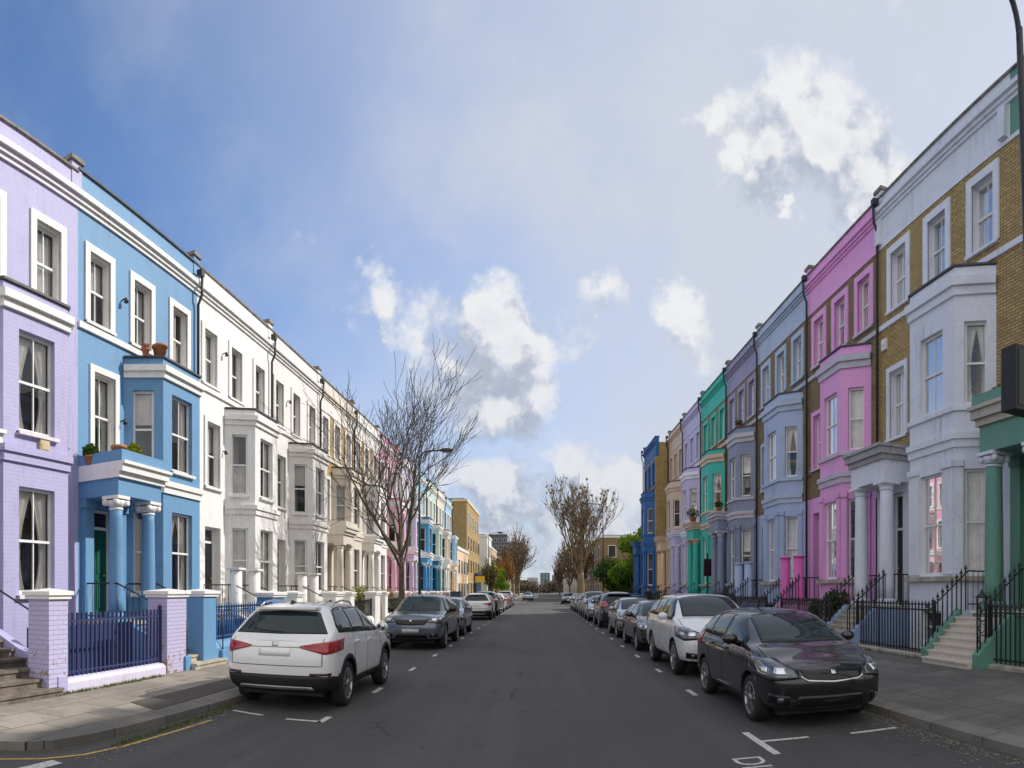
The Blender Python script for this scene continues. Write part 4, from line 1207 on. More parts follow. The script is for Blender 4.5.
def density(vec):
    cur = None
    for px, py, r, k in CL:
        d = dirof(px, py); rr = r/FPX*math.sqrt(d.x**2+d.y**2)
        ds = N.n('ShaderNodeVectorMath', operation='DISTANCE', ins={0: vec, 1: tuple(d)}).outputs['Value']
        v = N.mr(ds, 0, rr*1.75, k, 0, smooth=False)
        cur = v if cur is None else N.math('SMOOTH_MAX', cur, v, .12)
    return cur
fb = vn(nrm, 15., 8, .62).outputs[0]
dcl = density(warp); dn = N.math('ADD', dcl, N.math('MULTIPLY', N.math('SUBTRACT', fb, .5), 1.0))
alpha = N.mr(dn, .30, .68)
thick = N.mr(dn, .75, 1.3)
# the same field sampled a little towards the sun gives bright tops and grey undersides
offs = N.n('ShaderNodeVectorMath', operation='ADD', ins={0: warp, 1: tuple(Vector((.30, .1, .95)).normalized()*.045)}).outputs[0]
d0 = dcl; d1 = density(offs)
f2 = vn(offs, 15., 4, .5).outputs[0]; f1 = vn(nrm, 15., 4, .5).outputs[0]
rel = N.math('ADD', N.math('MULTIPLY', N.math('SUBTRACT', d0, d1), .9), N.math('MULTIPLY', N.math('SUBTRACT', f1, f2), 2.0))
relm = N.mr(rel, -.25, .30)
low = N.mr(N.n('ShaderNodeSeparateXYZ', ins={0: nrm}).outputs[2], .02, .45)
br2 = N.math('ADD', N.math('SUBTRACT', N.math('MULTIPLY', relm, .75), N.math('MULTIPLY', thick, .30)), N.math('ADD', N.math('MULTIPLY', low, .26), -.06), clamp=True)
ccol = N.ramp(br2, [(0., (2.1, 2.35, 2.9)), (.3, (2.8, 3.05, 3.6)), (.6, (3.7, 3.85, 4.2)), (1., (5.0, 5.0, 5.0))])
veil = N.mr(vn(nrm, 2.6, 6, .6).outputs[0], .38, .78, 0, .42)
# milky air toward the sun
sdot = N.n('ShaderNodeVectorMath', operation='DOT_PRODUCT', ins={0: nrm, 1: tuple(sv)}).outputs['Value']
glow = N.mr(sdot, .22, .95, 0, .92)
hz = N.mr(N.n('ShaderNodeSeparateXYZ', ins={0: nrm}).outputs[2], .5, .0, 0, .5)
vf_ = N.math('ADD', N.math('ADD', veil, glow, clamp=True), hz, clamp=True)
skyb = N.mix(1., sky.outputs[0], (.72, .85, 1.04), 'MULTIPLY'); skyc = N.mix(vf_, skyb, (3.4, 3.65, 4.2))
al = N.math('MULTIPLY', alpha, .93)
fin0 = N.mix(al, skyc, ccol)
# bright cloud bank added out of view, behind and overhead, as neutral fill light
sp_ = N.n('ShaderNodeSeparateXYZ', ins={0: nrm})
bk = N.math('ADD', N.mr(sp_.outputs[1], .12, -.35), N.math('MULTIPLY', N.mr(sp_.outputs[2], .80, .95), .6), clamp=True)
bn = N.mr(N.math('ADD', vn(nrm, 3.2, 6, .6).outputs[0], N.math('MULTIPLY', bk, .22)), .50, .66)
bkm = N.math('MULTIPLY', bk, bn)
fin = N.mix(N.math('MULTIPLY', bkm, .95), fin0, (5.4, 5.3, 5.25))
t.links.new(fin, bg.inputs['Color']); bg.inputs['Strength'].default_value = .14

# ---------------------------------------------------------------- ground
def ground_mats():
    m, N, b = newmat('asphalt'); tc = N.n('ShaderNodeTexCoord').outputs['Object']
    a = N.noise(tc, .35, 6, .6); f = N.noise(tc, 45, 3, .7); g = N.n('ShaderNodeTexVoronoi', ins={'Vector': tc, 'Scale': 70.})
    mp = N.n('ShaderNodeMapping', ins={'Vector': tc}); mp.inputs['Scale'].default_value = (1.6, .06, 1)
    tr = N.noise(mp.outputs[0], 1.0, 4, .6)
    c = N.mix(N.mr(f, .3, .7), (.046, .043, .043), (.092, .086, .084))
    c = N.mix(N.mr(a, .4, .7, 0, .5), c, (.045, .043, .044)); c = N.mix(N.mr(tr, .45, .7, 0, .45), c, (.105, .099, .094))
    sp = N.mr(g.outputs['Distance'], .12, .05); sp = N.math('MULTIPLY', sp, N.mr(N.noise(tc, 8, 2, .5), .5, .62))
    c = N.mix(sp, c, (.20, .19, .17))
    ck = N.n('ShaderNodeTexVoronoi', feature='DISTANCE_TO_EDGE', ins={'Vector': N.mix(.25, tc, N.noise(tc, 1.5, 5, .6)), 'Scale': .22})
    c = N.mix(N.math('MULTIPLY', N.mr(ck.outputs['Distance'], .006, .001), N.mr(a, .45, .6, 0, .8)), c, (.015, .015, .015))
    oil = N.math('MULTIPLY', N.mr(N.noise(tc, 1.7, 5, .7), .60, .68), .45); c = N.mix(oil, c, (.022, .021, .021))
    N.t.links.new(c, b.inputs['Base Color']); b.inputs['Roughness'].default_value = .82
    bp = N.n('ShaderNodeBump', ins={'Height': N.noise(tc, 60, 4, .8), 'Strength': .6, 'Distance': .008}); N.t.links.new(bp.outputs[0], b.inputs['Normal'])
    asph = m
    def slabs(name, c1, c2, mo, w_, h_, rot=0.):
        m, N, b = newmat(name); tc = N.n('ShaderNodeTexCoord').outputs['Object']
        mp = N.n('ShaderNodeMapping', ins={'Vector': tc}); mp.inputs['Rotation'].default_value = (0, 0, rot)
        br = N.n('ShaderNodeTexBrick', ins={'Vector': mp.outputs[0], 'Scale': 1., 'Mortar Size': .010, 'Brick Width': w_, 'Row Height': h_, 'Mortar Smooth': .1, 'Color1': (*c1, 1), 'Color2': (*c2, 1), 'Mortar': (*mo, 1)})
        n1 = N.noise(tc, 1.3, 6, .65); n2 = N.noise(tc, 30, 4, .7)
        c = N.mix(N.mr(n1, .4, .68, 0, .75), br.outputs['Color'], tuple(x*.5 for x in c1))
        gum = N.n('ShaderNodeTexVoronoi', ins={'Vector': tc, 'Scale': 3.2}); c = N.mix(N.mr(gum.outputs['Distance'], .075, .05, 0, .55), c, (.04, .037, .033)); c = N.mix(N.mr(n2, .35, .75, 0, .35), c, tuple(x*.5 for x in c1))
        N.t.links.new(c, b.inputs['Base Color']); b.inputs['Roughness'].default_value = .85
        h = N.math('SUBTRACT', N.math('MULTIPLY', n2, .3), br.outputs['Fac'])
        bp = N.n('ShaderNodeBump', ins={'Height': h, 'Strength': .5, 'Distance': .01}); N.t.links.new(bp.outputs[0], b.inputs['Normal'])
        return m
    pl = slabs('stone_paving', (.33, .295, .24), (.245, .22, .18), (.07, .06, .045), .92, .61, PI/2)
    pr = slabs('grey_paving', (.19, .175, .16), (.135, .125, .115), (.05, .045, .04), .75, .6, PI/2)
    kb = slabs('granite_kerb', (.22, .205, .18), (.17, .16, .145), (.03, .03, .025), 1.0, 5., PI/2)
    return asph, pl, pr, kb
M_asph, M_pavl, M_pavr, M_kerb = ground_mats()
def struct(o): o['kind'] = 'structure'; return o
M_earth = plain('distant_ground', (.09, .09, .06), .9, var=.3, scale=.2)
g = MB(); g.face([(-1500, -1500, -.06), (1500, -1500, -.06), (1500, 1500, -.06), (-1500, 1500, -.06)]); struct(g.build('ground', M_earth))
g = MB(); g.face([(-60, -40, 0), (60, -40, 0), (60, 4.6, 0), (-60, 4.6, 0)]); g.face([(-4.9, 4.6, 0), (4.9, 4.6, 0), (4.9, 330, 0), (-4.9, 330, 0)]); g.face([(-9, 4.6, 0), (-4.9, 4.6, 0), (-4.9, 6, 0), (-9, 6, 0)]); g.face([(-80, 330, 0), (80, 330, 0), (80, 342, 0), (-80, 342, 0)])
struct(g.build('road', M_asph))
def offset_line(pl, d):
    out = []
    for i, p in enumerate(pl):
        a = Vector(pl[max(i-1, 0)]); b = Vector(pl[min(i+1, len(pl)-1)]); t_ = (b-a).normalized(); n_ = Vector((-t_.y, t_.x))
        out.append((p[0]+n_.x*d, p[1]+n_.y*d))
    return out
KL = [(-4.5, 330), (-4.5, 60), (-4.5, 20), (-4.5, 9), (-4.56, 8), (-4.62, 7), (-4.68, 6.2), (-4.74, 5.6), (-4.84, 5.1), (-5.0, 4.82), (-5.25, 4.62), (-5.6, 4.5), (-6.2, 4.42), (-8, 4.4), (-60, 4.4)]
KLi = offset_line(KL, -.3)
KW = MB()
for i in range(len(KL)-1):
    a, b = KL[i], KL[i+1]; c, d = KLi[i+1], KLi[i]
    KW.face([(a[0], a[1], .0), (b[0], b[1], .0), (b[0], b[1], .10), (a[0], a[1], .10)])
    KW.face([(a[0], a[1], .10), (b[0], b[1], .10), (c[0]*.97+b[0]*.03, c[1]*.97+b[1]*.03, .135), (d[0]*.97+a[0]*.03, d[1]*.97+a[1]*.03, .135)])
KW.face([(4.55, -40, 0), (4.55, 330, 0), (4.55, 330, .11), (4.55, -40, .11)]); KW.face([(4.55, -40, .11), (4.55, 330, .11), (4.84, 330, .13), (4.84, -40, .13)])
struct(KW.build('kerb', M_kerb))
g = MB(); n_ = len(KLi)
poly = [(x, y, .132) for x, y in KLi] + [(-60, 330, .132)]
g.face(poly); struct(g.build('pavement_left', M_pavl))
g = MB()
for x0, x1, z0, z1 in ((4.84, 7.9, .127, .275), (7.9, 60, .275, .275)):
    g.face([(x0, -40, z0), (x1, -40, z1), (x1, 330, z1), (x0, 330, z0)])
struct(g.build('pavement_right', M_pavr))
M_patch = plain('tarmac_patch', (.075, .065, .055), .9, var=.25, scale=20, bump=.3)
g = MB(); g.face([(-4.88, 7.1, .139), (-4.88, 10.2, .139), (-5.45, 10.2, .139), (-5.5, 7.4, .139)]); struct(g.build('pavement_patch', M_patch))
M_line = plain('worn_white_line', (.55, .54, .50), .7, var=.3, scale=25); M_yel = plain('faded_yellow_line', (.50, .33, .07), .7, var=.3, scale=20)
M_gut = plain('gutter_grit', (.085, .078, .06), .95, var=.5, scale=30)
# markings: sheets 4 mm above the asphalt
g = MB()
def dash(x0, y0, x1, y1, w_=.1):
    a = Vector((x0, y0)); b = Vector((x1, y1)); n_ = Vector((-(b-a).y, (b-a).x)).normalized()*w_/2
    g.face([(a.x-n_.x, a.y-n_.y, .004), (b.x-n_.x, b.y-n_.y, .004), (b.x+n_.x, b.y+n_.y, .004), (a.x+n_.x, a.y+n_.y, .004)])
for k in range(22):
    y = 10.3+k*3.05
    dash(2.56, y, 2.56, y+.62, .09); dash(-2.8, y+.2-(.0), -2.8, y+.8, .09)
dash(2.47, 6.35, 2.47, 7.45, .09); dash(2.52, 6.95, 3.1, 6.95, .08); dash(3.64, 6.9, 4.3, 6.9, .08)
dash(-3.35, 8.0, -2.85, 8.0, .08); dash(-2.85, 7.96, -2.85, 8.35, .09); dash(-4.3, 8.25, -3.75, 8.1, .07)
dash(-4.5, 4.2, -4.46, 4.75, .16)
struct(g.build('white_road_marking', M_line))
g = MB(); YL = [(-7.5, 4.12), (-6.2, 4.15), (-5.5, 4.2), (-4.92, 4.38), (-4.62, 4.72), (-4.42, 5.13), (-4.31, 5.73), (-4.25, 6.6), (-4.2, 7.5)]
Yi = offset_line(YL, .05)
for i in range(len(YL)-1): g.face([(*YL[i], .004), (*YL[i+1], .004), (*Yi[i+1], .004), (*Yi[i], .004)])
struct(g.build('yellow_road_marking', M_yel))
g = MB(); Gi = offset_line(KL, .12)
for i in range(len(KL)-1): g.face([(*KL[i], .002), (*KL[i+1], .002), (*Gi[i+1], .002), (*Gi[i], .002)])
g.face([(4.55, 4.6, .002), (4.4, 4.6, .002), (4.42, 330, .002), (4.55, 330, .002)])
struct(g.build('gutter', M_gut))
# bay lettering
def text_obj(name, s, size, loc, rot, mat, ext=.0, parent=None):
    c = bpy.data.curves.new(name, 'FONT'); c.body = s; c.size = size; c.extrude = ext; c.align_x = 'LEFT'
    o = bpy.data.objects.new(name, c); COL.objects.link(o); me = eval_mesh(o); bpy.data.objects.remove(o)
    me.materials.clear(); me.materials.append(mat)
    o = bpy.data.objects.new(name, me); o.location = loc; o.rotation_euler = rot; return link(o, parent)
tx = text_obj('bay_lettering', 'DISABLED', .46, (1.95, 6.36, .0045), (0, 0, -PI/2), M_line); struct(tx)

# ---------------------------------------------------------------- houses
GL = 'painted terraced houses on the sunny side'; GR = 'painted brick terraced houses on the shaded side'
pitch = 5.27; LB = [5.63+pitch*k for k in range(12)]
LH = [
 dict(wall=purple, trim=pm('soft_white_trim', 222, 216, 222, .05), surround=M_white, bandmat=purple, stringmat=purple_t, stepwall=purple, capmat=M_white, slab=M_white, door=M_black_door, tread=plain('dark_step', (.15, .125, .10), .85, var=.4, scale=4, bump=.3), baycur='tied', pipe=False, string=False, dh=-.08),  # step treads in a darker brown than the usual stone
 dict(wall=blue, trim=M_white, door=M_green_door, ionic=True, capmat2=M_white, upst=blue, stepwall=blue, coping=M_slate),
 dict(wall=white1, trim=white1, surround=white1, porch='stubs', door=M_black_door, stub=white1, stepwall=white1),
 dict(aerial=True, wall=white2, trim=white2, surround=white2, porch='stubs', door=M_black_door, stub=white2, stepwall=white2),
 dict(wall=BR_yellow, frieze=white2, ground=cream, bay=cream, trim=cream, surround=white2, parapet=pm('off_white_parapet', 222, 212, 205), slab=cream, door=M_black_door, upst=cream),
 dict(wall=BR_yellow, frieze=white2, aerial=True, ground=white1, bay=white1, trim=white1, surround=white1, parapet=white2, door=M_black_door, upst=None),
 dict(wall=pinkp, ground=pm('blush_pink_paint', 232, 180, 200), trim=M_white, parapet=pm('rose_stripe_paint', 224, 160, 186), door=M_black_door),
 dict(wall=lil2, ground=lil2, trim=M_white, door=M_black_door, upst=None),
 dict(wall=lblue, ground=aqua, bay=aqua, column=aqua, trim=M_white, door=M_black_door),
 dict(wall=mint, ground=teal2, bay=mint, column=teal2, trim=M_white),
 dict(wall=cream, ground=white1, bay=cream, trim=M_white, far=True),
 dict(wall=lblue, ground=peach, bay=lblue, column=peach, trim=M_white, far=True),
]
LLAB = ['lilac painted terraced house with a canted bay, nearest on its row', 'sky blue terraced house with columned porch and planted balcony', 'white painted terraced house next to the sky blue one, with stub columns by its steps',
 'second white terraced house from the sky blue one, with downpipe between them', 'terraced house of yellow brick top floor over a cream bay and porch', 'terraced house with brick top floor and white porch, just before the soft pink house',
 'soft pink terraced house with white trim', 'pale violet terraced house next to the soft pink one', 'light blue terraced house with brighter blue ground floor and columns', 'pale green terraced house with deep teal columns',
 'cream terraced house beyond the pale green one', 'light blue terraced house with peach ground floor, last of its row']
for i, s in enumerate(LH):
    s = dict(s)
    if i == 0: s['ground'] = purple
    if i >= 8: s['far'] = True
    house(-1, LB[i], pitch, s, LLAB[i], GL)
RB = [4.83, 10.63, 16.45, 21.6, 27.1, 31.9, 37.2, 42.1, 47.0, 52.4]
RH = [
 dict(wall=BR_yellow, ground=gr_sage, bay=gr_sage, parapet=gr_sage, surround=r_white, trim=r_white, column=gr_sage, upst=gr_sage, slab=pm('stained_pale_stone', 190, 182, 168, .1, .5), ionic=True, st_u=(4.6, 6.12), tread=pm('pale_step_paint', 222, 210, 196, .05, .4), stepwall=gr_sage, door=M_black_door, chimney=False, upstand=False, pipe=False),
 dict(wall=BR_yellow, ground=r_white, bay=r_white, parapet=r_white, surround=r_white, trim=r_white, column=r_white, slab=pm('stained_grey_stone', 168, 166, 166, .1, .6), scroll=True, stepwall=pm('pale_blue_stair_paint', 150, 172, 205), tread=M_stone, capmat=r_white),
 dict(wall=BR_brown, ground=magenta, bay=magenta, parapet=magenta, surround=magenta, trim=pm('pale_grey_trim', 196, 190, 202, .1), cornmat=magenta, column=hotp, stub=hotp, porch='stubs', stepwall=magenta, capmat=pm('pale_grey_trim', 196, 190, 202, .1)),
 dict(wall=BR_brown, ground=r_blue, bay=r_blue, parapet=r_ltb, surround=r_ltb, trim=r_ltb, cornmat=r_ltb, column=r_blue, stub=r_blue, porch='stubs', stepwall=r_blue),
 dict(aerial=True, wall=BR_dull, ground=r_grey, bay=r_grey, parapet=r_greyt, surround=r_greyt, trim=pm('dull_white_trim', 190, 188, 196, .1), cornmat=r_greyt, column=r_grey, stepwall=r_grey, upst=None, spears=False),
 dict(wall=BR_dull, ground=r_teal, bay=r_teal, parapet=r_teal, surround=r_teal, trim=r_cream, cornmat=r_teal, column=r_teal, stepwall=r_teal),
 dict(aerial=True, wall=r_lil, ground=r_lil, bay=r_lil, parapet=r_lil, surround=r_lil, trim=r_white, cornmat=r_lil, column=r_lil, stepwall=r_lil),
 dict(wall=r_cream, ground=r_cream, bay=r_cream, parapet=r_cream, surround=r_cream, trim=r_cream, cornmat=r_cream, column=peach, stepwall=r_cream, far=True),
 dict(wall=BR_yellow, side=BR_yellow, ground=r_navy, bay=r_navy, parapet=r_navy, surround=r_navy, trim=r_navy, cornmat=r_navy, column=r_navy, slab=r_navy, stepwall=r_navy, vout=1.0, dh=-.1, far=True, coping=r_navy, chimney=False),
]
RLAB = ['terraced house with sage green columned porch, nearest on its row', 'yellow brick terraced house with cool white bay and grey stained porch', 'orchid pink and brown brick terraced house with hot pink stub columns', 'periwinkle blue and brown brick terraced house next to the pink one',
 'slate lavender terraced house with dull brick top floor', 'turquoise terraced house with turquoise porch columns', 'pale lavender terraced house beyond the turquoise one', 'sandstone coloured terraced house beside the royal blue one', 'royal blue terraced house standing forward at the far end of its row']
for i, s in enumerate(RH):
    s = dict(s); s['spears'] = s.get('spears', i < 4); s['stringer'] = True
    house(1, RB[i], RB[i+1]-RB[i], s, RLAB[i], GR)

# ---------------------------------------------------------------- garden piers, low walls, railings
pier_cap = M_white
def pier(name, x, y0, y1, mat, label, zt=1.75, dep=.45):
    m = MB(); m.box(x-dep if x < 0 else x, x if x < 0 else x+dep, y0, y1, .1, zt-.14)
    r = m.build(name, mat, None); tag(r, label, 'gate pier', 'garden piers along the pavement')
    c = MB(); xa, xb = (x-dep, x) if x < 0 else (x, x+dep)
    c.box(xa-.04, xb+.04, y0-.04, y1+.04, zt-.14, zt-.08); c.box(xa-.07, xb+.07, y0-.07, y1+.07, zt-.08, zt-.02)
    c.face([(xa-.07, y0-.07, zt-.0201), (xb+.07, y0-.07, zt-.0201), ((xa+xb)/2, (y0+y1)/2, zt+.03)]); c.face([(xb+.07, y0-.07, zt-.0201), (xb+.07, y1+.07, zt-.0201), ((xa+xb)/2, (y0+y1)/2, zt+.03)])
    c.face([(xb+.07, y1+.07, zt-.0201), (xa-.07, y1+.07, zt-.0201), ((xa+xb)/2, (y0+y1)/2, zt+.03)]); c.face([(xa-.07, y1+.07, zt-.0201), (xa-.07, y0-.07, zt-.0201), ((xa+xb)/2, (y0+y1)/2, zt+.03)])
    c.build('pier_cap', pier_cap, r)
    return r
def peeled(name, col):
    m, N, b = newmat(name); tc, wv = wallvec(N)
    br = N.n('ShaderNodeTexBrick', ins={'Vector': wv, 'Scale': 1., 'Mortar Size': .011, 'Brick Width': .225, 'Row Height': .075, 'Mortar Smooth': .4})
    s_ = N.n('ShaderNodeSeparateXYZ', ins={0: tc}).outputs[2]
    n1 = N.noise(tc, 7, 6, .7); lowm = N.mr(s_, 1.1, .15)
    pe = N.mr(N.math('ADD', n1, N.math('MULTIPLY', lowm, .14)), .66, .70)
    c = N.mix(N.math('MULTIPLY', br.outputs['Fac'], .2), col, tuple(x*.6 for x in col)); c = N.mix(pe, c, (.30, .22, .11))
    N.t.links.new(c, b.inputs['Base Color']); b.inputs['Roughness'].default_value = .7
    bp = N.n('ShaderNodeBump', ins={'Height': N.math('SUBTRACT', N.math('MULTIPLY', n1, .4), br.outputs['Fac']), 'Strength': .7, 'Distance': .015}); N.t.links.new(bp.outputs[0], b.inputs['Normal'])
    return m
peel = peeled('peeling_lilac_paint', srgb(184, 178, 212)); deepp = pm('violet_blue_fence_paint', 36, 48, 94, .1, .2); fblue = pm('fence_blue_paint', 34, 76, 128, .1, .2)
pier('garden_pier', -6.77, 7.02, 7.45, peel, 'lilac brick gate pier with peeling paint and pale cap, nearest the corner')
pier('garden_pier', -6.8, 10.32, 11.03, peel, 'lilac brick pier at the far end of the violet blue railings')
pier('garden_pier', -6.8, 11.72, 12.27, blue, 'sky blue brick pier next to the lilac pier')
pl_ = ['blue faced pier between the sky blue and white houses', 'white pier beyond the blue faced one', 'white pier outside the second white house', 'white pier on the near side of the cream porch', 'cream pier beside the cream porch', 'pale pier in front of the brick and white house']
k = 0
for i in range(2, 9):
    D_b = LB[i]
    for (a, b_) in ((-.87, -.07), (.85, 1.35)):
        mt = deepblue if (i == 2 and a < 0) else (white1 if i < 5 else [BR_brown, cream, pinkp, lil2, aqua][k % 5])
        nm = ['near', 'far'][a > 0]
        kindw = 'blue faced' if mt is deepblue else ('white' if i < 5 else 'cream')
        lab = kindw + f" gate pier on the {nm} side of the entrance " + ['', '', 'of the first white house', 'of the second white house', 'of the cream bay house', 'of the brick topped house', 'of the soft pink house', 'of the pale violet house', 'of the bright blue house'][i]
        if mt is BR_brown: lab = lab.replace('cream', 'brown brick')
        pier('garden_pier', -6.8, D_b+a, D_b+b_, mt, lab, 1.72-.01*i); k += 1

def railing(x, y0, y1, zb, h, pitch_, mat, label, group, spears=True, plinth=None, plmat=None, thick=.011, gate=False):
    r = empty('iron_railing', (x, y0, zb), 0, label, 'railing', group)
    L = y1-y0; b = MB(); n = max(2, int(L/pitch_)); zp = plinth or .05
    for i in range(n):
        y = (i+.5)*L/n
        if spears: spear(b, 0, y, zp, h+.1, thick)
        else: b.box(-thick, thick, y-thick, y+thick, zp, h+.06)
    b.build('bars', mat, r)
    q = MB(); q.box(-.018, .018, 0, L, h-.09, h-.055); q.box(-.018, .018, 0, L, zp+.07, zp+.10)
    q.build('rail', mat, r)
    for y in (0, L):
        q = MB(); q.box(-.03, .03, y-.03, y+.03, 0, h+.05); q.lathe((0, y, h+.05), [(.01, 0), (.045, .04), (.03, .08), (.004, .1)], 10)
        q.build('post', mat, r)
    if plinth:
        q = MB(); q.prism_u([(-.13, 0), (-.13, plinth*.75), (-.07, plinth), (.07, plinth), (.13, plinth*.75), (.13, 0)], 0, L) if False else None
        q = MB(lambda u, v, z: (v, u, z)); q.prism_u([(-.15, 0), (-.15, plinth*.7), (-.09, plinth*.95), (0, plinth+.01), (.09, plinth*.95), (.15, plinth*.7), (.15, 0)], 0, L)
        q.build('plinth', plmat or mat, r)
    return r
GRL = 'railings on the sunny side'; GRR = 'railings on the shaded side'
railing(-6.95, 7.47, 10.28, .12, 1.2, .115, deepp, 'violet blue railings on a rounded lilac plinth between the lilac piers', GRL, plinth=.22, plmat=purple_t, spears=False, thick=.017)
w_ = MB(); w_.box(-7.7, -7.6, 7.45, 10.3, .1, 1.12); o_ = w_.build('garden_wall', deepp); tag(o_, 'violet blue area wall behind the violet railings', 'wall')
railing(-6.98, 12.3, 15.28, .12, 1.2, .12, fblue, 'dark blue railings on a sky blue low wall before the sky blue house', GRL, plinth=.5, plmat=blue, spears=True, thick=.014)
w_ = MB(); w_.box(-7.7, -7.6, 12.3, 15.25, .1, 1.0); o_ = w_.build('garden_wall', fblue); tag(o_, 'dark blue area wall behind the dark blue railings', 'wall')
rl = ['', '', 'first white house', 'second white house', 'cream bay house', 'brick and white porch house', 'soft pink house', 'pale violet house', 'bright blue house']
for i in range(2, 9):
    railing(-6.98, LB[i]+1.38, LB[i]+pitch-.9, .12, 1.15, .14, M_iron, f"black railings on a low pale wall before the {rl[i]}", GRL, plinth=.55, plmat=white1 if i < 6 else cream)
# right hand side
rr_ = ['sage green porch house', 'cool white bay house', 'orchid pink house', 'periwinkle blue house', 'slate lavender house', 'turquoise house', 'pale lavender house', 'sandstone house']
for i in range(8):
    w__ = RB[i+1]-RB[i]; kk = w__/5.8
    s0 = RB[i]+4.1*kk-.06-.03; s1 = RB[i]+5.5*kk+.06+.03
    prev = 4.0 if i == 0 else RB[i-1]+5.5*(RB[i]-RB[i-1])/5.8+.1+.05+(.72 if i == 1 else 0)
    if i == 0: s0 = 9.36
    railing(7.93, prev, s0, .27, 1.12, .13, M_iron, f"black spear topped railings along the area of the {rr_[i]}", GRR, plinth=.08, plmat=M_stone)
# scrolled gate post at the foot of the green steps
gp = empty('gate_post', (7.78, 9.42, .27), 0, 'scrolled black iron gate post at the foot of the green porch steps', 'gate post')
m = MB()
for x_ in (-.11, .11): m.box(x_-.015, x_+.015, -.015, .015, 0, 1.35)
m.lathe((0, 0, 1.33), [(.12, 0), (.13, .02), (.05, .08), (.02, .16)], 10); m.build('post', M_iron, gp)
m = MB()
for k in range(6):
    zc_ = .12+k*.21; m.tube([(.085*math.cos(a), 0, zc_+.085*math.sin(a)) for a in [j*PI/5 for j in range(11)]], .009, 4)
m.build('scroll', M_iron, gp)

# ---------------------------------------------------------------- plants and pots
def pot(x, y, z, r, h, label, leaf=None, n=160, lr=.16, mat=M_terra, group=None):
    e = empty('flower_pot', (x, y, z), 0, label, 'flower pot', group); m = MB()
    m.lathe((0, 0, 0), [(r*.7, 0), (r*.95, h*.8), (r*1.08, h*.82), (r*1.08, h), (r*.95, h), (r*.9, h*.85)], 16); m.build('pot', mat, e)
    if leaf:
        L = MB(); leafy(L, (0, 0, h+lr*.6), (lr, lr, lr*.8), n, .045, random.Random(int(y*100))); L.build('leaves', leaf, e)
def planter(x, y, z, sx, sy, label, leaf, mat, n=300, lh=.2):
    e = empty('planter', (x, y, z), 0, label, 'planter'); m = MB(); m.box(-sx/2, sx/2, -sy/2, sy/2, 0, .22); m.box(-sx/2-.015, sx/2+.015, -sy/2-.015, sy/2+.015, .19, .225); m.build('trough', mat, e)
    L = MB(); leafy(L, (0, 0, .22+lh*.5), (sx*.55, sy*.5, lh), n, .05, random.Random(int(y*77))); L.build('leaves', leaf, e)
pot(-8.95, 13.25, 7.53, .19, .32, 'large terracotta pot on the roof of the sky blue bay')
pot(-9.1, 12.85, 7.53, .1, .14, 'small clump of dry plant on the sky blue bay roof beside the big pot', M_terra, 60, .1)
pot(-8.62, 11.15, 4.56, .17, .36, 'terracotta urn on the sky blue balcony', None); planter(-8.62, 11.75, 4.56, .2, .5, 'cream trough of yellow green shrubs on the sky blue balcony', M_leaf2, cream, 300)
pot(-9.3, 10.98, 4.56, .14, .2, 'trailing green plant at the near end of the sky blue balcony', M_leaf, 260, .2)
planter(9.05, 10.3, 5.65, .3, .75, 'grey trough of green plants on the sage green porch roof', M_leaf, M_lead, 350)
pot(8.75, RB[5]+4.0, 5.64, .2, .3, 'bushy dark plant on the turquoise house porch roof', M_leaf, 400, .38)
pot(8.9, RB[4]+3.9, 9.5-3.86, .16, .25, 'small green shrub on the slate lavender porch roof', M_leaf, 200, .25)
pot(9.2, RB[4]+1.6, 9.25, .14, .22, 'tall thin plant on the slate lavender bay roof', M_leaf, 160, .22)
def bush(x, y, z, r, h, label, mat, n=900, s=.05, group='front garden bushes'):
    e = empty('bush', (x, y, z), 0, label, 'bush', group); m = MB()
    for k in range(5): a = k*1.3; m.tube([(0, 0, 0), (math.cos(a)*r*.4, math.sin(a)*r*.4, h*.5), (math.cos(a)*r*.6, math.sin(a)*r*.6, h*.8)], [.02, .012, .005], 4)
    m.build('stems', M_bark, e); L = MB(); rnd = random.Random(int(y*31))
    for k in range(5):
        a = rnd.uniform(0, 6.28); q = r*rnd.uniform(.1, .55); leafy(L, (math.cos(a)*q, math.sin(a)*q, h*rnd.uniform(.4, .75)), (r*.5, r*.5, h*.33), n//5, s, rnd)
    L.build('leaves', mat, e)
bush(-7.7, 26.2, .13, .6, 1.9, 'yellow green bush behind the piers of the cream house', M_leaf2)
bush(-7.6, 31.2, .13, .8, 1.7, 'golden bush behind the street tree', leafmat('golden_leaf', (.36, .27, .03)))
bush(8.75, 17.6, .27, .6, 1.5, 'dark ivy like bush behind the pink house railings', M_leaf, 1500); bush(8.8, 19.3, .27, .55, 1.2, 'dark low bush by the pink house steps', M_leaf, 1000)
bush(8.8, 28.6, .27, .5, 1.35, 'small green bush at the slate lavender house', M_leaf); bush(8.75, 23.4, .27, .45, 1.0, 'olive bush at the periwinkle house', M_leaf)
M_weed = plain('weeds', (.09, .12, .03), .8, var=.5, scale=9)
g = MB(); rnd = random.Random(5)
for k in range(2600):
    q = rnd.random()
    if q < .55: x = 7.72+rnd.random()**2*-.25+.1; y = rnd.uniform(11, 20); z = .27
    elif q < .8: x = -6.75+rnd.uniform(0, .12); y = rnd.uniform(7, 10); z = .135
    else: x = -4.45+rnd.uniform(-.03, .1); y = rnd.uniform(5.6, 8.5); z = .0
    a = rnd.uniform(0, 6.28); l = rnd.uniform(.02, .07); g.face([(x, y, z), (x+.015*math.cos(a), y+.015*math.sin(a), z), (x+l*.5*math.cos(a), y+l*.5*math.sin(a), z+l)])
tag(g.build('weeds', M_weed), kind='stuff')
g = MB()
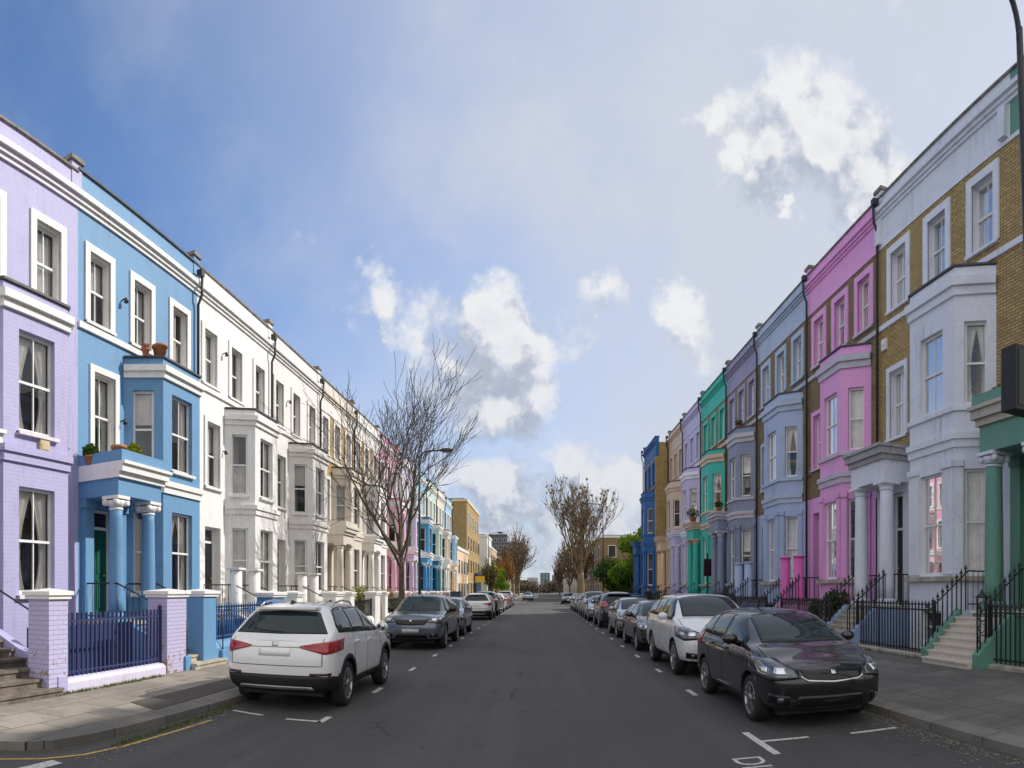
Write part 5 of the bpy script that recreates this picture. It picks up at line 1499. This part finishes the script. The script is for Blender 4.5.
for k in range(420):
    x = 4.5-abs(rnd.gauss(0, .22)); y = rnd.uniform(4.7, 8); a = rnd.uniform(0, 6.28); r_ = rnd.uniform(.006, .018)
    g.face([(x+r_*math.cos(a+j*1.57), y+r_*math.sin(a+j*1.57), .006+.004*(j % 2)) for j in range(4)])
for k in range(220):
    x = -4.4+abs(rnd.gauss(0, .15)); y = rnd.uniform(4.9, 9); a = rnd.uniform(0, 6.28); r_ = rnd.uniform(.006, .018)
    g.face([(x+r_*math.cos(a+j*1.57), y+r_*math.sin(a+j*1.57), .006+.004*(j % 2)) for j in range(4)])
tag(g.build('litter_of_fallen_petals', plain('dry_petals', (.28, .25, .19), .8, var=.4)), kind='stuff')

# ---------------------------------------------------------------- cars
GC = 'cars parked along the kerb'
protos = {}
XR, XL = 3.64, -3.72
def put(kind, x, y, flip, paint, label, name_=None):
    if kind not in protos:
        r = make_car(SPEC[kind], (x, y, 0), PI if flip else 0, label, GC); protos[kind] = r
        old = SPEC[kind]['paint']
    else:
        r = copy_tree(protos[kind]); old = SPEC[kind]['paint']
        r.location = (x, y, 0); r.rotation_euler = (0, 0, PI if flip else 0); tag(r, label)
    if paint is not None and paint is not old:
        def rec(o):
            if o.type == 'MESH':
                for sl in o.material_slots:
                    if sl.material is old: sl.link = 'OBJECT'; sl.material = paint
            for c in o.children: rec(c)
        rec(r)
    return r
put('hatch', XR-.05, 7.36, False, paint_black, 'glossy black hatchback at the front of the row facing the camera')
put('suv', XR, 12.15, False, paint_silverwhite, 'pale silver SUV parked right behind the black hatchback')
put('saloon', XR, 17.5, False, paint_dark, 'charcoal hatchback parked behind the pale silver SUV')
put('hatch', XR, 22.7, False, paint_silver, 'silver small car between the charcoal hatchback and the dark SUV')
put('suv', XR, 33.3, True, paint_navy, 'dark navy SUV showing its tail lights, facing away')
put('saloon', XR-.1, 35.0, False, paint_lblue, 'pale blue grey car parked behind the dark navy SUV')
put('suv', XR, 40.3, False, paint_silver, 'silver SUV parked before the royal blue house')
put('hatch', XR, 45.6, False, paint_silver, 'silver hatchback beyond the silver SUV')
put('saloon', XR, 50.4, False, paint_grey, 'slate grey car third beyond the dark navy SUV')
put('hatch', XR, 56, False, paint_white, 'white hatchback far along the shaded kerb')
put('saloon', 3.5, 77, False, paint_black, 'black car parked beneath the big pollarded tree')
q_ = put('crossover', -3.72, 12.36, True, paint_white, 'white crossover with red tail lights nearest on the sunny side'); q_.scale = (.96, .93, .99)
put('suvlow', XL, 18.2, False, paint_grey, 'slate grey low SUV facing the camera behind the white crossover').scale = (.95, .95, .98)
put('hatch', XL, 23.7, False, paint_lblue, 'pale blue grey hatchback behind the slate grey SUV')
put('crossover', XL, 41.0, True, paint_silverwhite, 'pale crossover seen from behind beyond the blue grey hatchback').scale = (1, 1, 1)
put('suv', XL, 47.0, True, paint_black, 'black SUV parked beyond the pale crossover')
put('saloon', XL, 52.2, True, paint_silver, 'silver car between the black SUV and a white car')
put('hatch', XL, 56.9, True, paint_white, 'white car parked before the red car')
put('hatch', XL, 61.6, True, paint_red, 'red hatchback far down the sunny kerb')
put('saloon', XL, 66.7, True, paint_dark, 'charcoal car beyond the red hatchback')
put('suv', XL, 72.0, True, paint_silver, 'silver SUV last in the sunny row')
c_ = put('saloon', -2.0, 104, False, paint_lblue, 'pale blue car coming along the road in the distance')
c_['group'] = 'moving cars'; c_['category'] = 'car'

# ---------------------------------------------------------------- street trees
M_barkl = plain('grey_brown_bark', (.10, .08, .06), .9, var=.4, scale=5, bump=.4)
bare_tree('street_tree', (-5.5, 25.0, .1), 9.6, 3.0, .14, 4.2, 'bare slender street tree by the sunny pavement near the teal lamp post', 11, levels=5, nsub=4, twig=.008, up=.10, mat=M_barkl, group='bare street trees', skew=.11, upright=True)
bare_tree('street_tree', (5.3, 84, .1), 15.4, 4.0, .5, 4.6, 'large pollarded plane tree with knobbly bare crown at the far end of the shaded side', 23, levels=5, nsub=4, twig=.025, up=.24, knob=True, mat=plain('plane_bark', (.20, .148, .085), .9, var=.45, scale=3), group='bare street trees', upright=True)
M_rust = leafmat('rust_leaf', (.34, .17, .05), 3); M_brn = plain('brown_twig', (.14, .10, .065), .9, var=.3, scale=3)
tl_ = [(-6.6, 118, 8.5, 'rust orange leaved tree beyond the white corner building', M_rust, 2600, .16), (-5.4, 128, 14, 'tall brown twiggy tree behind the rust orange tree', M_brn, 1500, .13), (-5.6, 150, 14.5, 'second brown twiggy tree, taller and farther than the orange one', M_brn, 1500, .14),
       (-6, 180, 14, 'brown twiggy tree just before the distant tower', M_brn, 1200, .15), (-7.5, 100, 6.5, 'small golden brown tree by the far shop fronts', leafmat('olive_leaf', (.22, .20, .04)), 1800, .12),
       (7.0, 112, 11, 'bare tree with rust leaves half behind the pollarded plane', M_rust, 1500, .15), (6.5, 140, 12, 'brown bare tree beyond the pollarded plane', M_brn, 900, .15), (5.8, 190, 11, 'far brown tree on the shaded side', M_brn, 900, .18)]
for i, (x, y, h, lab, lm, nl, lr) in enumerate(tl_):
    bare_tree('autumn_tree', (x, y, .1), h, h*.22, .2, h*.33, lab, 40+i, levels=4, nsub=4, twig=.05, up=.25, mat=M_brn if lm is M_brn else M_bark, leafmat=lm, nleaf=nl, leafr=lr, group='distant trees along the road')
M_gleaf = leafmat('green_tree_leaf', (.17, .28, .03), 1.2); M_dleaf = leafmat('dark_green_leaf', (.05, .10, .018), 2)
leafy_tree('green_tree', (10.2, 62, .2), 8.2, 3.8, 'bright green tree beside the royal blue house', 3, M_gleaf, n=9000, s=.15)
leafy_tree('green_tree', (8.6, 72, .2), 5.0, 3.0, 'dark evergreen tree low beyond the bright green one', 4, M_dleaf, n=7000, s=.13)
leafy_tree('green_tree', (8.4, 57.5, .2), 3.6, 2.0, 'dark hedge like tree at the foot of the royal blue house', 6, M_dleaf, n=5000, s=.1)
leafy_tree('green_tree', (-7.6, 109, .2), 6, 2.6, 'yellow green tree by the white corner building', 8, M_gleaf, n=3000, s=.16)

# ---------------------------------------------------------------- far buildings
def block(name, x0, x1, y0, y1, h, mat, floors, bays, label, face='x', roof=M_slate, trim=None, z0f=1.0, fh=None, side_win=0, dark=False):
    """block whose street face looks across the road (face x) with a grid of windows, some on the end wall"""
    cx, cy = (x0+x1)/2, (y0+y1)/2
    e = empty(name, (cx, cy, 0), 0, label, 'building', 'buildings at the far end of the street')
    hx, hy = (x1-x0)/2, (y1-y0)/2
    m = MB(); m.box(-hx, hx, -hy, hy, 0, h); m.build('wall', mat, e)
    m = MB(); m.box(-hx-.1, hx+.1, -hy-.1, hy+.1, h, h+.35); m.box(-hx+.4, hx-.4, -hy+.4, hy-.4, h+.35, h+.5, 1); m.build('roof', [trim or mat, roof], e)
    fh = fh or (h-1)/floors; s = 1 if cx < 0 else -1
    fx = s*hx
    for f in range(floors):
        for b in range(bays):
            yc_ = -hy+(b+.5)*2*hy/bays; za = z0f+f*fh+.3*fh*0; zb_ = za+fh*.58; ww = min(.6, hy/bays*.42)
            F = MB(); F.box(min(fx, fx+s*.06), max(fx, fx+s*.06), yc_-ww-.1, yc_+ww+.1, za-.1, zb_+.1)
            w0 = F.build('window', trim or M_frame, e)
            G = MB(); G.box(min(fx+s*.06, fx+s*.07), max(fx+s*.06, fx+s*.07), yc_-ww, yc_+ww, za, zb_); G.build('pane', M_farglass, w0)
        for b in range(side_win):
            xc_ = -hx+(b+.5)*2*hx/side_win; za = z0f+f*fh; zb_ = za+fh*.58; ww = .55
            F = MB(); F.box(xc_-ww-.1, xc_+ww+.1, -hy-.06, -hy, za-.1, zb_+.1); w0 = F.build('window', trim or M_frame, e)
            G = MB(); G.box(xc_-ww, xc_+ww, -hy-.07, -hy-.06, za, zb_); G.build('pane', M_farglass, w0)
    return e
block('corner_building', -18, -9.0, 69.2, 79.6, 6.2, peach, 2, 4, 'low peach rendered building between the terrace and the tall brick block', trim=M_white)
block('brick_building', -19, -9.2, 80, 96, 12.9, BR_yellow, 4, 5, 'tall yellow brick corner building with pale window trim', trim=pm('buff_trim', 225, 205, 160, .1))
block('white_building', -16, -8.6, 104, 113, 10.4, white1, 3, 3, 'white rendered building with dark windows beyond the tall brick block', side_win=2)
block('tan_building', -18, -9.2, 113.2, 135, 9.6, pm('tan_paint', 222, 190, 140, .1), 3, 7, 'tan rendered terrace beyond the white building', trim=M_white)
M_dkb = plain('dark_cladding', (.07, .08, .10), .4, var=.2); M_gl = plain('teal_glass_cladding', (.12, .22, .28), .25, var=.3, scale=.3)
block('tower_block', -24, -15.5, 300, 315, 27.5, M_dkb, 8, 4, 'dark modern apartment tower far behind the trees', side_win=4)
block('tower_block', -15.2, -9.5, 290, 300, 23, plain('brown_cladding', (.09, .07, .07), .5), 7, 3, 'lower brown apartment tower beside the dark tower', side_win=3)
block('glass_tower', .2, 6.2, 400, 410, 12, M_gl, 5, 3, 'small teal glass tower at the vanishing point of the road', side_win=3)
block('far_house', -7.5, -1.2, 372, 380, 8.5, pm('far_cream', 205, 195, 180, .1), 2, 2, 'small cream house left of the glass tower at the road end', side_win=2, trim=M_white)
block('far_house', 7.0, 13, 366, 371, 10, BR_brown, 3, 2, 'small brown brick house right of the glass tower at the road end', side_win=2, trim=M_white)
block('brick_building', 9.3, 20, 98, 140, 9.8, BR_dull, 3, 10, 'dull yellow brick building behind the green tree', side_win=3, trim=M_white)
block('far_terrace', -30, -9.5, 145, 240, 9, BR_dull, 3, 16, 'far brick terrace behind the brown trees', side_win=3, trim=M_white)
block('far_terrace', 9.5, 30, 150, 260, 8.5, pm('far_cream', 205, 195, 180, .1), 3, 16, 'far cream terrace beyond the dull brick building', side_win=3, trim=M_white)
block('far_house_row', -60, -8, 372, 382, 7, BR_brown, 2, 2, 'brown brick row closing the road on its left', side_win=12, trim=M_white)
block('far_house_row', 8, 60, 372, 382, 7.5, BR_dull, 2, 2, 'yellowish brick row closing the road on its right', side_win=12, trim=M_white)
# shop sign and awning
e = empty('shop_sign', (-8.85, 88, 3.1), 0, 'yellow projecting shop sign by the tall brick building', 'sign'); m = MB(); m.box(-.1, 1.2, -.08, .08, -.3, .55); m.build('panel', plain('yellow_sign', (.75, .5, .03), .5), e); m = MB(); m.box(-.3, 1.1, -.02, .02, .58, .62); m.build('bracket', M_iron, e)
e = empty('shop_awning', (-8.9, 100, 2.4), 0, 'black awning over the shop front before the white building', 'awning'); m = MB(lambda u, v, z: (v, u, z)); m.prism_u([(-.2, 1.0), (-.2, .9), (1.9, .35), (1.9, .45)], -3, 3); m.build('canopy', M_gloss, e)
for y_ in (-2.9, 2.9):
    m = MB(); m.box(1.75, 1.83, y_-.04, y_+.04, -2.3, .4); m.build('pole', M_iron, e)
e = empty('shop_fascia', (-9.15, 92.2, 3.0), 0, 'dark blue shop front on the tall brick building', 'shop front'); m = MB(); m.box(0, .5, -3.5, 3.5, .2, 1.1); m.box(0, .3, -3.5, 3.5, -2.9, .2); m.build('fascia', plain('navy_shopfront', (.02, .045, .10), .4), e)

# distant tree belt
rnd = random.Random(9); g = MB()
for k in range(130):
    x = rnd.uniform(-140, 140) if k > 40 else rnd.uniform(-26, 26); y = rnd.uniform(350, 368)
    h = rnd.uniform(4, 8.5)
    leafy(g, (x, y, h*.5), (4.5, 3, h*.55), 110, .55, rnd)
tag(g.build('far_treeline', plain('winter_wood', (.10, .075, .045), .9, var=.5, scale=.15)), 'belt of brown winter trees closing the view at the road end', 'treeline', kind='stuff')

# ---------------------------------------------------------------- lamp posts
M_teal = plain('dark_teal_paint', (.02, .07, .085), .45, var=.15)
def lamp(loc, h, arm, dirx, label, mat, lean=0., hd=.55, th=.07, rise=.35):
    e = empty('street_lamp', loc, 0, label, 'street lamp', 'street lamps'); m = MB()
    m.tube([(0, 0, 0), (lean*.12, 0, .95)], th*1.35, 14); m.tube([(lean*.12, 0, .95), (lean*.13, 0, 1.02)], [th*1.35, th*.8], 14); m.tube([(lean*.13, 0, 1.0), (lean, 0, h*.97)], [th*.8, th*.5], 14)
    m.build('post', mat, e)
    m = MB(); pts = [(lean, 0, h*.95)]
    for k in range(9):
        a = k/8*PI/2; pts.append((lean+dirx*arm*.35*(1-math.cos(a)), 0, h*.95+rise*math.sin(a)))
    pts.append((lean+dirx*arm, 0, h*.95+rise+.04)); m.tube(pts, th*.42, 8); m.build('arm', mat, e)
    m = MB(); x = lean+dirx*arm; z = h*.95+rise+.03
    m.tube([(x-dirx*.05, 0, z), (x+dirx*.1, 0, z+.01), (x+dirx*hd*.6, 0, z), (x+dirx*hd, 0, z-.01)], [.04, .085, .10, .03], 10); o = m.build('lamp_head', M_lead, e)
    m = MB(); m.box(min(x+dirx*.12, x+dirx*hd*.85), max(x+dirx*.12, x+dirx*hd*.85), -.06, .06, z-.11, z-.075); m.build('lens', M_clear, o)
    return e
lamp((-5.05, 26.5, .1), 7.5, .9, 1, 'slim teal street lamp standing beside the bare slender tree', M_teal, th=.08)
lamp((5.05, 51, .1), 8.6, 1.2, -1, 'dark street lamp near the royal blue house', M_iron, th=.08)
lamp((5.42, 5.38, .1), 8.35, .9, -1, 'tall black street lamp nearest the camera, arm bent over the road', M_iron, lean=-.42, th=.08, rise=.55)
lamp((-5.0, 62, .1), 7.2, .9, 1, 'grey street lamp down the sunny pavement among the parked cars', M_lead, th=.07)
lamp((-5.0, 112, .1), 7.2, .9, 1, 'distant grey street lamp before the brown trees', M_lead, th=.07)
e = empty('hanging_sign', (5.06, 5.42, 0), 0, 'black box sign strapped to the tall black lamp post', 'sign'); m = MB()
m.box(-.38, .02, -.33, -.09, 3.72, 4.42); m.build('housing', M_plast, e)
m = MB(); m.box(-.34, -.02, -.336, -.331, 3.77, 4.37); m.build('cover', M_gloss, e)
for z_ in (3.9, 4.2):
    m = MB(); m.box(-.1, .2, -.089, -.01, z_, z_+.03); m.build('bracket', M_iron, e)
# small traffic sign box between the porches
e = empty('street_sign', (7.2, 26.9, .25), 0, 'black sign panel on a post before the slate lavender porch', 'sign'); m = MB(); m.tube([(0, 0, 0), (0, 0, 3.1)], .04, 8); m.build('post', M_iron, e); m = MB(); m.box(-.17, .17, -.06, .06, 2.1, 2.85); m.build('panel', M_gloss, e)
# utility boxes and bins on the pavement
e = empty('street_cabinet', (-6.2, 47, .13), 0, 'dark green street cabinet on the sunny pavement', 'cabinet'); m = MB(); m.box(-.35, .35, -.6, .6, 0, 1.45); m.box(-.4, .4, -.65, .65, 1.45, 1.52); m.build('body', M_teal, e); m = MB(); m.box(.35, .365, -.55, -.02, .1, 1.4); m.box(.35, .365, .02, .55, .1, 1.4); m.build('door', M_teal, e)

# ---------------------------------------------------------------- people
def person(x, y, z, rz, top, trou, hair, label, bag=False):
    V = [(0, 0, .93), (0, 0, 1.12), (0, -.01, 1.33), (0, 0, 1.48), (0, .01, 1.58), (0, .015, 1.68), (0, .01, 1.76),
         (.1, 0, .88), (.11, .14, .48), (.11, .10, .09), (.11, .26, .04), (-.1, 0, .88), (-.11, -.06, .48), (-.11, -.24, .12), (-.11, -.12, .04),
         (.19, 0, 1.42), (.24, -.08, 1.15), (.24, .04, .90), (.235, .08, .80), (-.19, 0, 1.42), (-.24, .08, 1.15), (-.24, .2, .93), (-.235, .26, .86)]
    E_ = [(0, 1), (1, 2), (2, 3), (3, 4), (4, 5), (5, 6), (0, 7), (7, 8), (8, 9), (9, 10), (0, 11), (11, 12), (12, 13), (13, 14), (2, 15), (15, 16), (16, 17), (17, 18), (2, 19), (19, 20), (20, 21), (21, 22)]
    R = [.15, .13, .16, .06, .075, .085, .05, .09, .065, .045, .04, .09, .065, .045, .04, .06, .048, .035, .03, .06, .048, .035, .03]
    me = bpy.data.meshes.new('person'); me.from_pydata(V, E_, []); o = bpy.data.objects.new('tmp', me); COL.objects.link(o)
    md = o.modifiers.new('s', 'SKIN'); 
    for i, r in enumerate(R): me.skin_vertices[0].data[i].radius = (r, r*.75)
    me.skin_vertices[0].data[0].use_root = True
    s2 = o.modifiers.new('d', 'SUBSURF'); s2.levels = 2
    nm = eval_mesh(o); bpy.data.objects.remove(o)
    nm.materials.clear()
    skin = plain('skin', (.42, .26, .19), .6)
    for m_ in (skin, top, trou, M_iron): nm.materials.append(m_)
    for p in nm.polygons:
        c = p.center; p.use_smooth = True
        p.material_index = 3 if c.z < .1 else (2 if c.z < .92 and abs(c.x) < .185 else (0 if (c.z > 1.47 or (abs(c.x) > .19 and c.z < .9)) else 1))
    b = bpy.data.objects.new('person', nm); b.location = (x, y, z); b.rotation_euler = (0, 0, rz); link(b)
    tag(b, label, 'person', 'people on the pavement')
    h = MB(); ellipsoid(h, (0, -.015, 1.70), (.095, .11, .105), 12, 8); h.build('hair', hair, b)
    return b
person(7.0, 41.0, .23, PI, plain('black_coat', (.02, .02, .022), .8), plain('blue_jeans', (.04, .06, .12), .8), plain('dark_hair', (.02, .014, .01), .6), 'person in a dark coat walking on the shaded pavement')
person(7.55, 40.5, .25, PI, plain('green_jacket', (.03, .06, .06), .8), plain('black_trousers', (.02, .02, .02), .8), plain('brown_hair', (.10, .05, .02), .6), 'person in a dark green jacket beside the one in a dark coat')

# small fittings fixed to the house fronts
def fitting(hx, name, u, v, z, mat, kind, side=-1):
    house_ = [o for o in bpy.data.objects if o.get('label') == hx][0]
    m = MB(tfside(side))
    if kind == 'box': m.box(u-.13, u+.13, v, v+.07, z-.16, z+.16); m.box(u-.1, u+.1, v+.07, v+.085, z-.03, z+.08)
    else: m.tube([(u, v, z), (u, v+.10, z+.02)], .02, 6); m.lathe((u, v+.13, z-.09), [(.02, .12), (.045, .08), (.06, 0)], 10)
    m.build(name, mat, house_)
M_alarm = plain('cream_alarm_box', (.55, .45, .26), .5)
fitting(LLAB[0], 'alarm_box', 8.95-5.63, .801, 4.52, M_alarm, 'box')
for i_, u_, z_ in ((1, 1.65, 8.9), (1, 1.6, 5.9), (2, 1.6, 9.2), (3, 1.6, 9.1), (2, 1.55, 6.1)): fitting(LLAB[i_], 'wall_lamp', u_, 0, z_, M_iron, 'lamp')
fitting(RLAB[1], 'alarm_box', 5.4, 0, 8.9, M_white, 'box', 1); fitting(RLAB[2], 'wall_lamp', 4.9, 0, 5.9, M_iron, 'lamp', 1)
